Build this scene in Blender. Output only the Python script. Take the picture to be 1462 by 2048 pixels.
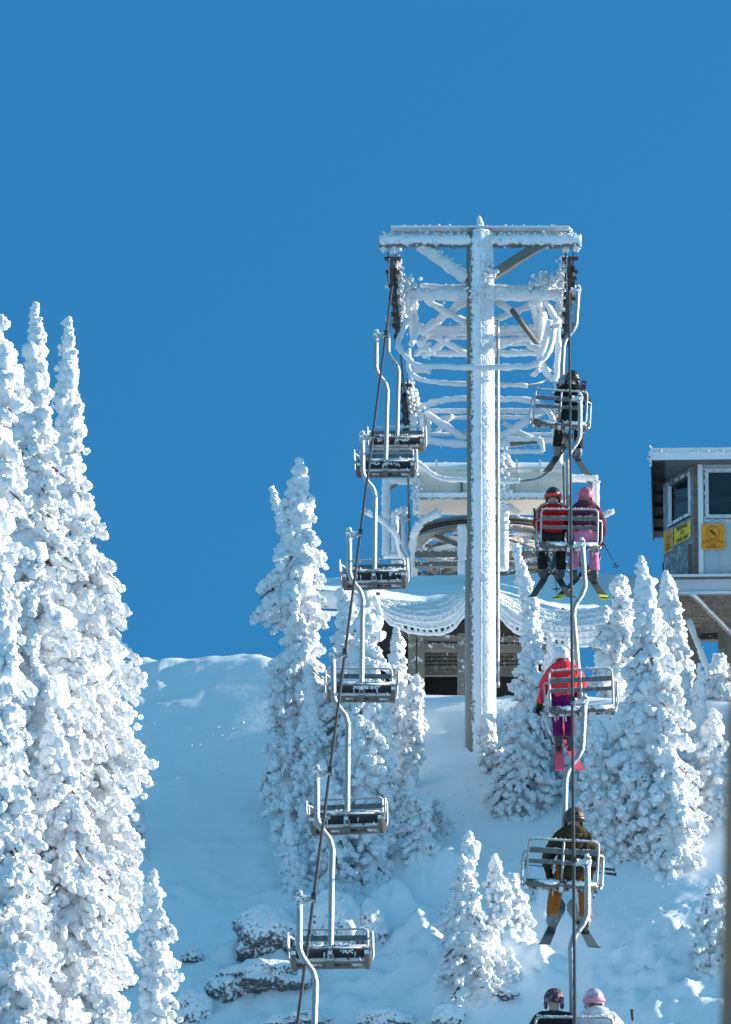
import bpy, bmesh, math, random
import numpy as np
from mathutils import Vector, Matrix, Quaternion, Euler
for o in list(bpy.data.objects): bpy.data.objects.remove(o, do_unlink=True)
scene = bpy.context.scene
COL = scene.collection
R = math.radians
# ------------------------------------------------------------------ camera, world, sun, exposure
F = 16500.0; PITCH = R(15); CP, SP = math.cos(PITCH), math.sin(PITCH)
cd = bpy.data.cameras.new('camera'); cam = bpy.data.objects.new('camera', cd); COL.objects.link(cam)
cam.location = (0, 0, 0); cam.rotation_euler = (R(90) + PITCH, 0, 0)
cd.sensor_fit = 'HORIZONTAL'; cd.sensor_width = 36; cd.lens = F / 1462 * 36
cd.clip_start = 0.5; cd.clip_end = 6000
cd.dof.use_dof = True; cd.dof.focus_distance = 132; cd.dof.aperture_fstop = 20
scene.camera = cam
SUN_AZ, SUN_EL = R(80), R(17)
w = bpy.data.worlds.new('World'); scene.world = w; w.use_nodes = True
nt = w.node_tree; nt.nodes.clear()
tc = nt.nodes.new('ShaderNodeTexCoord'); ad = nt.nodes.new('ShaderNodeVectorMath'); ad.operation = 'MULTIPLY_ADD'
ad.inputs[1].default_value = (1, 1, .40); ad.inputs[2].default_value = (0, 0, .60)
nz = nt.nodes.new('ShaderNodeVectorMath'); nz.operation = 'NORMALIZE'
sky = nt.nodes.new('ShaderNodeTexSky'); sky.sky_type = 'NISHITA'; sky.sun_disc = False
sky.sun_elevation = SUN_EL; sky.sun_rotation = SUN_AZ
sky.altitude = 2200; sky.air_density = 1.0; sky.dust_density = 0.0; sky.ozone_density = 3.0
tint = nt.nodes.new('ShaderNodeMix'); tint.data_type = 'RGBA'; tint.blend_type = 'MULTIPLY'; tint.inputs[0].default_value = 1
# sky tint deepest ahead of the lens, with brighter fill added out of view
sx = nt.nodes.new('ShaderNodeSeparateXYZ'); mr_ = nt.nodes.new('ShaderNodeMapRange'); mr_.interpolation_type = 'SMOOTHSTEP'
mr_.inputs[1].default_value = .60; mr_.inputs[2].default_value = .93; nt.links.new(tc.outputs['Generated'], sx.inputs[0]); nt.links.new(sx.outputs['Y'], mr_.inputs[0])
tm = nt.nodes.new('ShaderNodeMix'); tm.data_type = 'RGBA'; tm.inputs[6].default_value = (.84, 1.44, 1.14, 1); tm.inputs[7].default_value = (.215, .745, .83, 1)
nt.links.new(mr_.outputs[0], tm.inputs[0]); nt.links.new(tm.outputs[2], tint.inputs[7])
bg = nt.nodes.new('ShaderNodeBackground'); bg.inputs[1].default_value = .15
wo = nt.nodes.new('ShaderNodeOutputWorld')
L = nt.links.new
L(tc.outputs['Generated'], ad.inputs[0]); L(ad.outputs[0], nz.inputs[0]); L(nz.outputs[0], sky.inputs[0])
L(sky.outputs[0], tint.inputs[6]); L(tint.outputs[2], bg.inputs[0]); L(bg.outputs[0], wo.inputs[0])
SDIR = Vector((math.sin(SUN_AZ) * math.cos(SUN_EL), math.cos(SUN_AZ) * math.cos(SUN_EL), math.sin(SUN_EL)))
sl = bpy.data.lights.new('sun', 'SUN'); sl.energy = 4.8; sl.angle = R(.5); sl.color = (1, .90, .76)
so = bpy.data.objects.new('sun', sl); COL.objects.link(so); so.rotation_euler = SDIR.to_track_quat('Z', 'Y').to_euler(); so.location = (30, 100, 80)
scene.view_settings.view_transform = 'Standard'; scene.view_settings.look = 'None'
scene.view_settings.exposure = 1.0; scene.view_settings.gamma = 1
scene.render.engine = 'CYCLES'
scene.cycles.max_bounces = 7; scene.cycles.diffuse_bounces = 5; scene.cycles.glossy_bounces = 3
scene.cycles.transmission_bounces = 3; scene.cycles.transparent_max_bounces = 6

# ------------------------------------------------------------------ pixel -> world
def atY(px, py, Y):
    x = (px - 731) / F; y = (1024 - py) / F
    d = Y / (CP - y * SP)
    return Vector((x * d, Y, d * SP + y * d * CP))
def atd(px, py, d):
    x = (px - 731) / F * d; y = (1024 - py) / F * d
    return Vector((x, d * CP - y * SP, d * SP + y * CP))
def to_px(v):
    d = v.y * CP + v.z * SP; u = v.z * CP - v.y * SP
    return 731 + v.x / d * F, 1024 - u / d * F, d
# ------------------------------------------------------------------ numpy noise
def _h(ix, iy, iz):
    n = (ix * 73856093) ^ (iy * 19349663) ^ (iz * 83492791)
    n = (n ^ (n >> 13)) * 1274126177
    return ((n ^ (n >> 16)) & 0xffff) / 65535.0
def noise3(p):
    p = np.asarray(p, float); i = np.floor(p).astype(np.int64); f = p - i; f = f * f * (3 - 2 * f)
    r = 0
    for dx in (0, 1):
        wx = f[..., 0] if dx else 1 - f[..., 0]
        for dy in (0, 1):
            wy = f[..., 1] if dy else 1 - f[..., 1]
            for dz in (0, 1):
                wz = f[..., 2] if dz else 1 - f[..., 2]
                r = r + wx * wy * wz * _h(i[..., 0] + dx, i[..., 1] + dy, i[..., 2] + dz)
    return r * 2 - 1
def fbm(p, o=4):
    p = np.asarray(p, float); a = 1; s = 0
    for k in range(o):
        s = s + a * noise3(p * (2 ** k) + 17.3 * k); a *= .5
    return s
# ------------------------------------------------------------------ materials
MATS = {}
def mat(name, color, rough=.6, metal=0, bump=0, bscale=20, var=0, vscale=8, spec=.5, color2=None, thr=None, emit=None):
    if name in MATS: return MATS[name]
    m = bpy.data.materials.new(name); m.use_nodes = True; t = m.node_tree; b = t.nodes['Principled BSDF']
    b.inputs['Base Color'].default_value = (*color, 1); b.inputs['Roughness'].default_value = rough
    b.inputs['Metallic'].default_value = metal; b.inputs['Specular IOR Level'].default_value = spec
    co = t.nodes.new('ShaderNodeTexCoord')
    if var or color2:
        n = t.nodes.new('ShaderNodeTexNoise'); n.inputs['Scale'].default_value = vscale; n.inputs['Detail'].default_value = 5
        t.links.new(co.outputs['Object'], n.inputs['Vector'])
        cr = t.nodes.new('ShaderNodeValToRGB'); c2 = color2 or tuple(c * (1 - var) for c in color)
        lo, hi = thr or (.35, .65)
        cr.color_ramp.elements[0].position = lo; cr.color_ramp.elements[0].color = (*c2, 1)
        cr.color_ramp.elements[1].position = hi; cr.color_ramp.elements[1].color = (*color, 1)
        t.links.new(n.outputs['Fac'], cr.inputs[0]); t.links.new(cr.outputs[0], b.inputs['Base Color'])
    if bump:
        n2 = t.nodes.new('ShaderNodeTexNoise'); n2.inputs['Scale'].default_value = bscale; n2.inputs['Detail'].default_value = 6
        n2.inputs['Roughness'].default_value = .6
        t.links.new(co.outputs['Object'], n2.inputs['Vector'])
        bp = t.nodes.new('ShaderNodeBump'); bp.inputs['Strength'].default_value = bump; bp.inputs['Distance'].default_value = .05
        t.links.new(n2.outputs['Fac'], bp.inputs['Height']); t.links.new(bp.outputs[0], b.inputs['Normal'])
    MATS[name] = m; return m
def rimed(name, base, wind=(.45, -.8, .35), thr=.0, amt=.8, scale=9, rough=.5, metal=.0, bump=.5, snowc=(.84, .86, .9), sharp=.08):
    """a surface crusted with rime on its windward side: the crust edge is broken up by noise"""
    if name in MATS: return MATS[name]
    m = bpy.data.materials.new(name); m.use_nodes = True; t = m.node_tree; b = t.nodes['Principled BSDF']
    b.inputs['Specular IOR Level'].default_value = .4
    co = t.nodes.new('ShaderNodeTexCoord'); ge = t.nodes.new('ShaderNodeNewGeometry')
    dp = t.nodes.new('ShaderNodeVectorMath'); dp.operation = 'DOT_PRODUCT'; dp.inputs[1].default_value = Vector(wind).normalized()
    t.links.new(ge.outputs['Normal'], dp.inputs[0])
    n = t.nodes.new('ShaderNodeTexNoise'); n.inputs['Scale'].default_value = scale; n.inputs['Detail'].default_value = 6; n.inputs['Roughness'].default_value = .65
    t.links.new(co.outputs['Object'], n.inputs['Vector'])
    mu = t.nodes.new('ShaderNodeMath'); mu.operation = 'MULTIPLY_ADD'; mu.inputs[1].default_value = amt * 2; mu.inputs[2].default_value = -amt
    t.links.new(n.outputs['Fac'], mu.inputs[0])
    a = t.nodes.new('ShaderNodeMath'); a.operation = 'ADD'; t.links.new(dp.outputs['Value'], a.inputs[0]); t.links.new(mu.outputs[0], a.inputs[1])
    mr = t.nodes.new('ShaderNodeMapRange'); mr.inputs[1].default_value = thr - sharp; mr.inputs[2].default_value = thr + sharp
    t.links.new(a.outputs[0], mr.inputs[0])
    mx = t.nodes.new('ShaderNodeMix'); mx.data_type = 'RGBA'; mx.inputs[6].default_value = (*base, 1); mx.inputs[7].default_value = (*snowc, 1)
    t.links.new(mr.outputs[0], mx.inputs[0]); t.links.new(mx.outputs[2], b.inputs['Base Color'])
    rr = t.nodes.new('ShaderNodeMapRange'); rr.inputs[3].default_value = rough; rr.inputs[4].default_value = .8
    t.links.new(mr.outputs[0], rr.inputs[0]); t.links.new(rr.outputs[0], b.inputs['Roughness'])
    if metal:
        me = t.nodes.new('ShaderNodeMapRange'); me.inputs[3].default_value = metal; me.inputs[4].default_value = 0
        t.links.new(mr.outputs[0], me.inputs[0]); t.links.new(me.outputs[0], b.inputs['Metallic'])
    n2 = t.nodes.new('ShaderNodeTexNoise'); n2.inputs['Scale'].default_value = 28; n2.inputs['Detail'].default_value = 5
    t.links.new(co.outputs['Object'], n2.inputs['Vector'])
    m2 = t.nodes.new('ShaderNodeMath'); m2.operation = 'MULTIPLY_ADD'; m2.inputs[1].default_value = .6
    t.links.new(n2.outputs['Fac'], m2.inputs[0]); t.links.new(mr.outputs[0], m2.inputs[2])
    bp = t.nodes.new('ShaderNodeBump'); bp.inputs['Strength'].default_value = bump; bp.inputs['Distance'].default_value = .03
    t.links.new(m2.outputs[0], bp.inputs['Height']); t.links.new(bp.outputs[0], b.inputs['Normal'])
    MATS[name] = m; return m
SNOW = mat('snow', (.84, .86, .89), .75, bump=.8, bscale=19, spec=.3)
GROUND = mat('ground_snow', (.80, .84, .88), .8, bump=.35, bscale=2.2, spec=.25)
RIME = mat('rime', (.84, .86, .89), .8, bump=.8, bscale=30, spec=.3)
NEEDLE = mat('needles', (.15, .13, .10), .8, var=.5, vscale=30)
ROCKS = rimed('heavily_rimed_rock', (.13, .125, .12), wind=(.1, -.1, .6), thr=-.7, amt=2.8, scale=16, rough=.85, bump=1.0, sharp=.3)
STAT = rimed('station_steel', (.17, .155, .13), wind=(.1, -.5, .8), thr=.72, amt=.8, scale=8, bump=.4)
BARK = mat('bark', (.16, .13, .11), .9, bump=.6, var=.4)
ROCK = rimed('rimed_rock', (.12, .115, .11), wind=(.1, -.1, .6), thr=-.45, amt=2.6, scale=15, rough=.85, bump=1.0, sharp=.3)
POLE = rimed('rimed_tower_steel', (.17, .18, .16), wind=(.45, -.9, .0), thr=.36, amt=.75, scale=17, rough=.5, bump=.7, sharp=.05)
STEEL = rimed('rimed_steel', (.18, .18, .16), wind=(.3, -.5, .7), thr=-.15, amt=.9, scale=9, bump=.6)
STEELD = rimed('bare_steel_light_rime', (.15, .15, .135), wind=(.3, -.3, .8), thr=.55, amt=.7, scale=9, bump=.4)
GALV = rimed('frosted_galvanised_tube', (.30, .31, .31), wind=(.7, -.3, .5), thr=.5, amt=.5, scale=24, rough=.35, metal=.25, bump=.25)
SLAT = mat('chair_slat', (.15, .17, .17), .5, metal=.2, bump=.3, var=.4, vscale=14)
PADM = rimed('dark_seat_pad', (.025, .027, .03), wind=(.1, -.2, .8), thr=.75, amt=.6, scale=20, rough=.5, bump=.3)
UNDER = rimed('chair_underside', (.12, .105, .09), wind=(.2, -.6, .3), thr=.72, amt=1.0, scale=9, bump=.5)
ROPE = mat('steel_rope', (.02, .02, .022), .6, bump=.3, bscale=60)
RUST = mat('rusty_sheave_steel', (.17, .075, .045), .8, color2=(.05, .04, .04), bump=.5)
DARK = mat('dark_steel', (.035, .036, .038), .6, bump=.3)
CREAM = rimed('cream_housing', (.74, .65, .55), wind=(.1, -.2, .97), thr=.45, amt=.35, scale=3, bump=.25)
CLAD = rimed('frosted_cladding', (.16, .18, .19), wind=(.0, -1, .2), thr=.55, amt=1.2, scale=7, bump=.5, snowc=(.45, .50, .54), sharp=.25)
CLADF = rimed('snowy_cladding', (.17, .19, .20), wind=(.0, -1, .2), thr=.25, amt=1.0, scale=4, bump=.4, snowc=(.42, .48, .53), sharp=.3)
WOOD = rimed('weathered_wood', (.08, .07, .055), wind=(.0, -.5, .8), thr=.75, amt=.9, scale=10, bump=.4)
WOODF = rimed('frosted_trim', (.13, .135, .13), wind=(.0, -.7, .6), thr=.3, amt=.9, scale=8, bump=.4, snowc=(.7, .75, .8))
DKWOOD = mat('dark_soffit', (.035, .030, .026), .85, var=.5, bump=.3)
GLASS = mat('window_glass', (.015, .035, .045), .06, spec=.8); GLASS.node_tree.nodes['Principled BSDF'].inputs['Alpha'].default_value = .5
DKIN = mat('recess_shade', (.018, .016, .015), .9)  # near-black puts the shade of the hollow under the deck into the colour
# ------------------------------------------------------------------ mesh builder
def ico(sub):
    bm = bmesh.new(); bmesh.ops.create_icosphere(bm, subdivisions=sub, radius=1)
    v = np.array([x.co[:] for x in bm.verts]); f = np.array([[q.index for q in p.verts] for p in bm.faces]); bm.free(); return v, f
ICO = {k: ico(k) for k in (1, 2, 3, 4)}
rng = np.random.default_rng(7)
def cauliflower(sub, seed, n=13):
    g = np.random.default_rng(seed); v, f = ICO[sub]; v = v / np.linalg.norm(v, axis=1)[:, None]
    rad = np.full(len(v), .76)
    for k in range(n):
        c = g.normal(size=3); c /= np.linalg.norm(c); rr = g.uniform(.28, .46); c = c * g.uniform(.5, .68)
        b = v @ c; disc = b * b - (c @ c - rr * rr)
        t = np.where(disc > 0, b + np.sqrt(np.maximum(disc, 0)), 0); rad = np.maximum(rad, t)
    return v * rad[:, None], f
BLOB = {k: [cauliflower(k, 100 * k + s, {1: 5, 2: 10, 3: 16}[k]) for s in range(10)] for k in (1, 2, 3)}
def rot_batch(n, g):
    q = g.normal(size=(n, 4)); q /= np.linalg.norm(q, axis=1)[:, None]; a, b, c, d = q.T
    return np.stack([np.stack([1 - 2 * (c * c + d * d), 2 * (b * c - a * d), 2 * (b * d + a * c)], -1),
                     np.stack([2 * (b * c + a * d), 1 - 2 * (b * b + d * d), 2 * (c * d - a * b)], -1),
                     np.stack([2 * (b * d - a * c), 2 * (c * d + a * b), 1 - 2 * (b * b + c * c)], -1)], -2)
class MB:
    def __init__(s): s.V = []; s.F = []; s.n = 0
    def add(s, v, f, mi=0, smooth=False):
        v = np.asarray(v, float).reshape(-1, 3); f = np.asarray(f, int)
        s.V.append(v); s.F.append((f + s.n, mi, smooth)); s.n += len(v); return s
    def box(s, c, size, rot=None, mi=0):
        hx, hy, hz = [q / 2 for q in size]
        v = [Vector((x, y, z)) for x in (-hx, hx) for y in (-hy, hy) for z in (-hz, hz)]
        if rot is not None: v = [rot @ p for p in v]
        v = np.array([(p + Vector(c))[:] for p in v])
        return s.add(v, [[0, 1, 3, 2], [4, 6, 7, 5], [0, 4, 5, 1], [2, 3, 7, 6], [0, 2, 6, 4], [1, 5, 7, 3]], mi)
    def bar(s, a, b, w, h, mi=0, up=(0, 0, 1)):
        a, b = Vector(a), Vector(b); y = (b - a); Ln = y.length; y.normalize()
        x = y.cross(Vector(up));
        if x.length < 1e-4: x = y.cross(Vector((0, 1, 0)))
        x.normalize(); z = x.cross(y)
        return s.box((a + b) / 2, (w, Ln, h), Matrix((x, y, z)).transposed(), mi)
    def tube(s, pts, r, seg=8, mi=0, smooth=True, rough=0, step=None, closed=False, freq=9, flat=1):
        pts = [Vector(p) for p in pts]; rr = [r] * len(pts) if np.isscalar(r) else list(r)
        if step:
            P, Q = [], []
            for i in range(len(pts) - 1):
                n = max(1, int((pts[i + 1] - pts[i]).length / step))
                for k in range(n): t = k / n; P.append(pts[i].lerp(pts[i + 1], t)); Q.append(rr[i] * (1 - t) + rr[i + 1] * t)
            P.append(pts[-1]); Q.append(rr[-1]); pts, rr = P, Q
        n = len(pts); T = []
        for i in range(n):
            a = pts[(i - 1) % n] if closed else pts[max(i - 1, 0)]; b = pts[(i + 1) % n] if closed else pts[min(i + 1, n - 1)]
            T.append((b - a).normalized())
        u = T[0].orthogonal().normalized() if abs(T[0].z) > .9 else T[0].cross(Vector((0, 0, 1))).normalized()
        V = []
        for i in range(n):
            u = (u - T[i] * u.dot(T[i])).normalized(); v = T[i].cross(u)
            for k in range(seg):
                an = 2 * math.pi * k / seg; V.append((pts[i] + (u * math.cos(an) + v * math.sin(an) * flat) * rr[i])[:])
        V = np.array(V)
        if rough:
            C = np.repeat(np.array([p[:] for p in pts]), seg, 0)
            V = C + (V - C) * (1 + rough * (noise3(V * freq) * .6 + noise3(V * freq * 2.7) * .5 + .15))[:, None]
        F_ = [[i * seg + k, i * seg + (k + 1) % seg, (i + 1) * seg + (k + 1) % seg, (i + 1) * seg + k] for i in range(n - 1) for k in range(seg)]
        if closed: F_ += [[(n - 1) * seg + k, (n - 1) * seg + (k + 1) % seg, (k + 1) % seg, k] for k in range(seg)]
        base = s.n; s.add(V, F_, mi, smooth)
        if not closed:
            s.F.append((np.array([[base + k for k in range(seg)][::-1]]), mi, False))
            s.F.append((np.array([[base + (n - 1) * seg + k for k in range(seg)]]), mi, False))
        return s
    def blobs(s, C, rad, sub=2, seed=1, squash=None, mi=0):
        C = np.asarray(C, float).reshape(-1, 3); n = len(C)
        if n == 0: return s
        g = np.random.default_rng(seed); rad = np.broadcast_to(rad, (n,)); M = rot_batch(n, g)
        which = g.integers(0, 10, n)
        for k in range(10):
            ii = np.nonzero(which == k)[0]
            if len(ii) == 0: continue
            tv, tf = BLOB[sub][k]
            v = np.einsum('nij,vj->nvi', M[ii], tv) * rad[ii][:, None, None]
            if squash is not None: v = v * np.asarray(squash)
            v = v + C[ii][:, None, :]
            f = tf[None] + (np.arange(len(ii)) * len(tv))[:, None, None]
            s.add(v.reshape(-1, 3), f.reshape(-1, 3), mi, True)
        return s
    def ell(s, c, r, sub=3, mi=0, rot=None, rough=0, freq=4):
        v, f = ICO[sub]; v = v * np.array(r)
        if rough: v = v * (1 + rough * fbm(v * freq + np.array(c), 3))[:, None]
        if rot is not None: v = v @ np.array(rot).T
        return s.add(v + np.array(c), f, mi, True)
    def poly(s, pts, mi=0): return s.add([tuple(p) for p in pts], [list(range(len(pts)))], mi)
    def rime_line(s, a, b, r, n, seed=0, off=(0, 0, 0), spread=.03, mi=1, sub=2):
        r = r * .62; n = int(n * 1.7); spread = np.array(spread) * .75
        g = np.random.default_rng(seed); t = g.random(n)[:, None]; a = np.array(a); b = np.array(b)
        C = a + (b - a) * t + np.array(off) + g.normal(size=(n, 3)) * spread
        return s.blobs(C, g.uniform(.5, 1.2, n) * r, sub, seed, mi=mi)
    def build(s, name, mats, parent=None, label=None, cat=None, group=None, kind=None):
        me = bpy.data.meshes.new(name)
        V = np.concatenate(s.V); me.vertices.add(len(V)); me.vertices.foreach_set('co', V.ravel().astype(np.float32))
        li, ls, tot, mi, sm, off = [], [], [], [], [], 0
        for f, m, smo in s.F:
            k = f.shape[1]; n = len(f); li.append(f.ravel()); ls.append(off + np.arange(n) * k); tot.append(np.full(n, k))
            mi.append(np.full(n, m)); sm.append(np.full(n, smo)); off += n * k
        li = np.concatenate(li); ls = np.concatenate(ls); tot = np.concatenate(tot); mi = np.concatenate(mi); sm = np.concatenate(sm)
        me.loops.add(len(li)); me.loops.foreach_set('vertex_index', li.astype(np.int32))
        me.polygons.add(len(ls)); me.polygons.foreach_set('loop_start', ls.astype(np.int32)); me.polygons.foreach_set('loop_total', tot.astype(np.int32))
        for m in (mats if isinstance(mats, (list, tuple)) else [mats]): me.materials.append(m)
        me.polygons.foreach_set('material_index', mi.astype(np.int32)); me.polygons.foreach_set('use_smooth', sm.astype(bool))
        me.update(calc_edges=True); me.validate()
        o = bpy.data.objects.new(name, me); COL.objects.link(o)
        if parent: o.parent = parent
        return tag(o, label, cat, group, kind)
def tag(o, label=None, cat=None, group=None, kind=None):
    for k, v in (('label', label), ('category', cat), ('group', group), ('kind', kind)):
        if v: o[k] = v
    return o
def empty(name, loc=(0, 0, 0), label=None, cat=None, group=None):
    o = bpy.data.objects.new(name, None); COL.objects.link(o); o.location = loc; o.empty_display_size = .2
    return tag(o, label, cat, group)
def copy_tree(o, parent=None):
    c = o.copy(); COL.objects.link(c)
    if parent: c.parent = parent
    for ch in list(CHILD.get(o.name, [])) if False else [q for q in o.children]: copy_tree(ch, c)
    return c
CHILD = {}
def curve(pts, n=8, closed=False):
    """Catmull-Rom through the points"""
    P = [Vector(p) for p in pts]; out = []
    for i in range(len(P) - 1):
        a = P[max(i - 1, 0)]; b = P[i]; c = P[i + 1]; d = P[min(i + 2, len(P) - 1)]
        for k in range(n):
            t = k / n; out.append(.5 * ((2 * b) + (c - a) * t + (2 * a - 5 * b + 4 * c - d) * t * t + (3 * b - a - 3 * c + d) * t ** 3))
    out.append(P[-1]); return out
# ------------------------------------------------------------------ ground
def smoothmin(a, b, k): h = np.clip(.5 + .5 * (b - a) / k, 0, 1); return b * (1 - h) + a * h - k * h * (1 - h)
# mounds: px, py, size(m), amplitude
MOUNDS = [(770, 1762, .8, .42, .3), (850, 1768, .8, .42, .3), (900, 1770, .5, .35, .3), (1060, 1800, .6, .42, .4), (1095, 1828, .5, .4, .3), (865, 1940, .8, .75, .5), (1000, 1930, .7, .7, .4), (930, 2010, .7, .5, .3), (1085, 1945, .4, .45, .3), (820, 1895, .5, .5, .4),
          (800, 1830, .45, .38, .4), (1045, 1838, .5, .33, .35), (1010, 1992, 1.3, .6, .22), (900, 1988, .9, .55, .22), (760, 1850, .5, .45, .5), (1070, 1770, .35, .3, .4), (1040, 1905, .3, .3, .5), (970, 1968, .5, .35, .5),
          (640, 1800, 1.2, .35, .7), (520, 1950, 1.4, .3, .7), (1340, 1960, 1.6, .3, .8), (700, 1960, 1.1, .2, .6)]
def slopeZ(Y, X):
    Z = np.interp(Y, [-400, -20, 0, 60, 118, 126, 134, 190], [-60, -16, -12, 0, 11.5, 15.5, 21.3 - 0, 66.1])
    Z = np.where(Y > 128, 34.78 + .8 * (Y - 146), Z)
    Z = np.where(Y <= 128, np.interp(Y, [-400, -20, 0, 60, 112, 120, 128], [-60, -16, -12, 0, 11.0, 14.8, 20.5]), Z)
    return Z
MPOS = []
def groundZ(X, Y, detail=True):
    X = np.asarray(X, float); Y = np.asarray(Y, float)
    Z = slopeZ(Y, X) + .17 * np.clip(X - 2.2, -9, 9)
    cap = np.interp(X, [-40, -6, -2, .5, 3.2, 8, 40], [37.5, 37.65, 37.6, 36.4, 36.15, 35.75, 35.7]) + np.where(Y > 152, -.02 * (Y - 152), 0) - np.where(Y > 175, .25 * (Y - 175), 0)
    Z = smoothmin(Z, cap, np.interp(X, [-2, 1], [.3, .7]))
    p = np.stack([X, Y, np.zeros_like(X)], -1)
    wgt = np.clip((Y - 60) / 60, 0, 1)
    Z = Z + (fbm(p * .33 + 3, 3) * np.interp(X, [-3, 1], [.012, .12]) + fbm(p * np.array([.8, 1.6, 1]) + 9, 3) * np.interp(X, [-2, 0], [.018, .05])) * wgt
    if detail:
        Z = Z + np.maximum(fbm(p * 3.1 + 40, 3) * .06, -.02) * np.clip(fbm(p * .5 + 77, 2) * 1.5 + .35, 0, 1) * wgt
    wob = 1 + .3 * fbm(p * 2.0 + 5, 2) if len(MPOS) else 1
    fine = fbm(p * 5.5 + 31, 3) * .16 if len(MPOS) else 0
    for (mx, my, s, a, sy) in MPOS:
        Z = Z + (wob * a + fine) * np.exp(-((X - mx) / (s * .55)) ** 2 - ((Y - my) / (s * sy)) ** 2)
    return Z
def ground_hit(px, py):
    """where the ray of this pixel meets the slope"""
    Ys = np.linspace(125, 175, 1001); P = [atY(px, py, y) for y in Ys]
    g = groundZ(np.array([p.x for p in P]), Ys, False); z = np.array([p.z for p in P]); k = np.argmax(g >= z)
    return P[k] if g[k] >= z[k] else atY(px, py, 175)
_m = []
for (px, py, s, a, sy) in MOUNDS:
    h = ground_hit(px, py); _m.append((h.x, h.y, s * 1.25, a * .8, sy * 1.15))
MPOS.extend(_m)
def axis(bands):
    out = []
    for a, b, st in bands: out += list(np.arange(a, b, st))
    return np.array(out)
gx = axis([(-900, -60, 60), (-60, -10, 3), (-10, -8, .5), (-8, 9, .085), (9, 14, .5), (14, 60, 3), (60, 961, 60)])
gy = axis([(-300, 60, 15), (60, 125, 2.5), (125, 133, .3), (133, 153, .085), (153, 160, .3), (160, 200, 3), (200, 1500, 60)])
GX, GY = np.meshgrid(gx, gy); GZ = groundZ(GX, GY); GZ = np.where(GY > 205, np.minimum(GZ, GZ), GZ)
V = np.stack([GX, GY, GZ], -1).reshape(-1, 3); nx, ny = len(gx), len(gy)
ii = (np.arange(ny - 1)[:, None] * nx + np.arange(nx - 1)[None]).ravel()
MB().add(V, np.stack([ii, ii + 1, ii + nx + 1, ii + nx], -1), 0, True).build('snow_slope', GROUND, kind='structure', label='shaded snow covered hillside rising to a crest below the lift')
def gz(x, y): return float(groundZ(np.array([x]), np.array([y]))[0])
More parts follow.
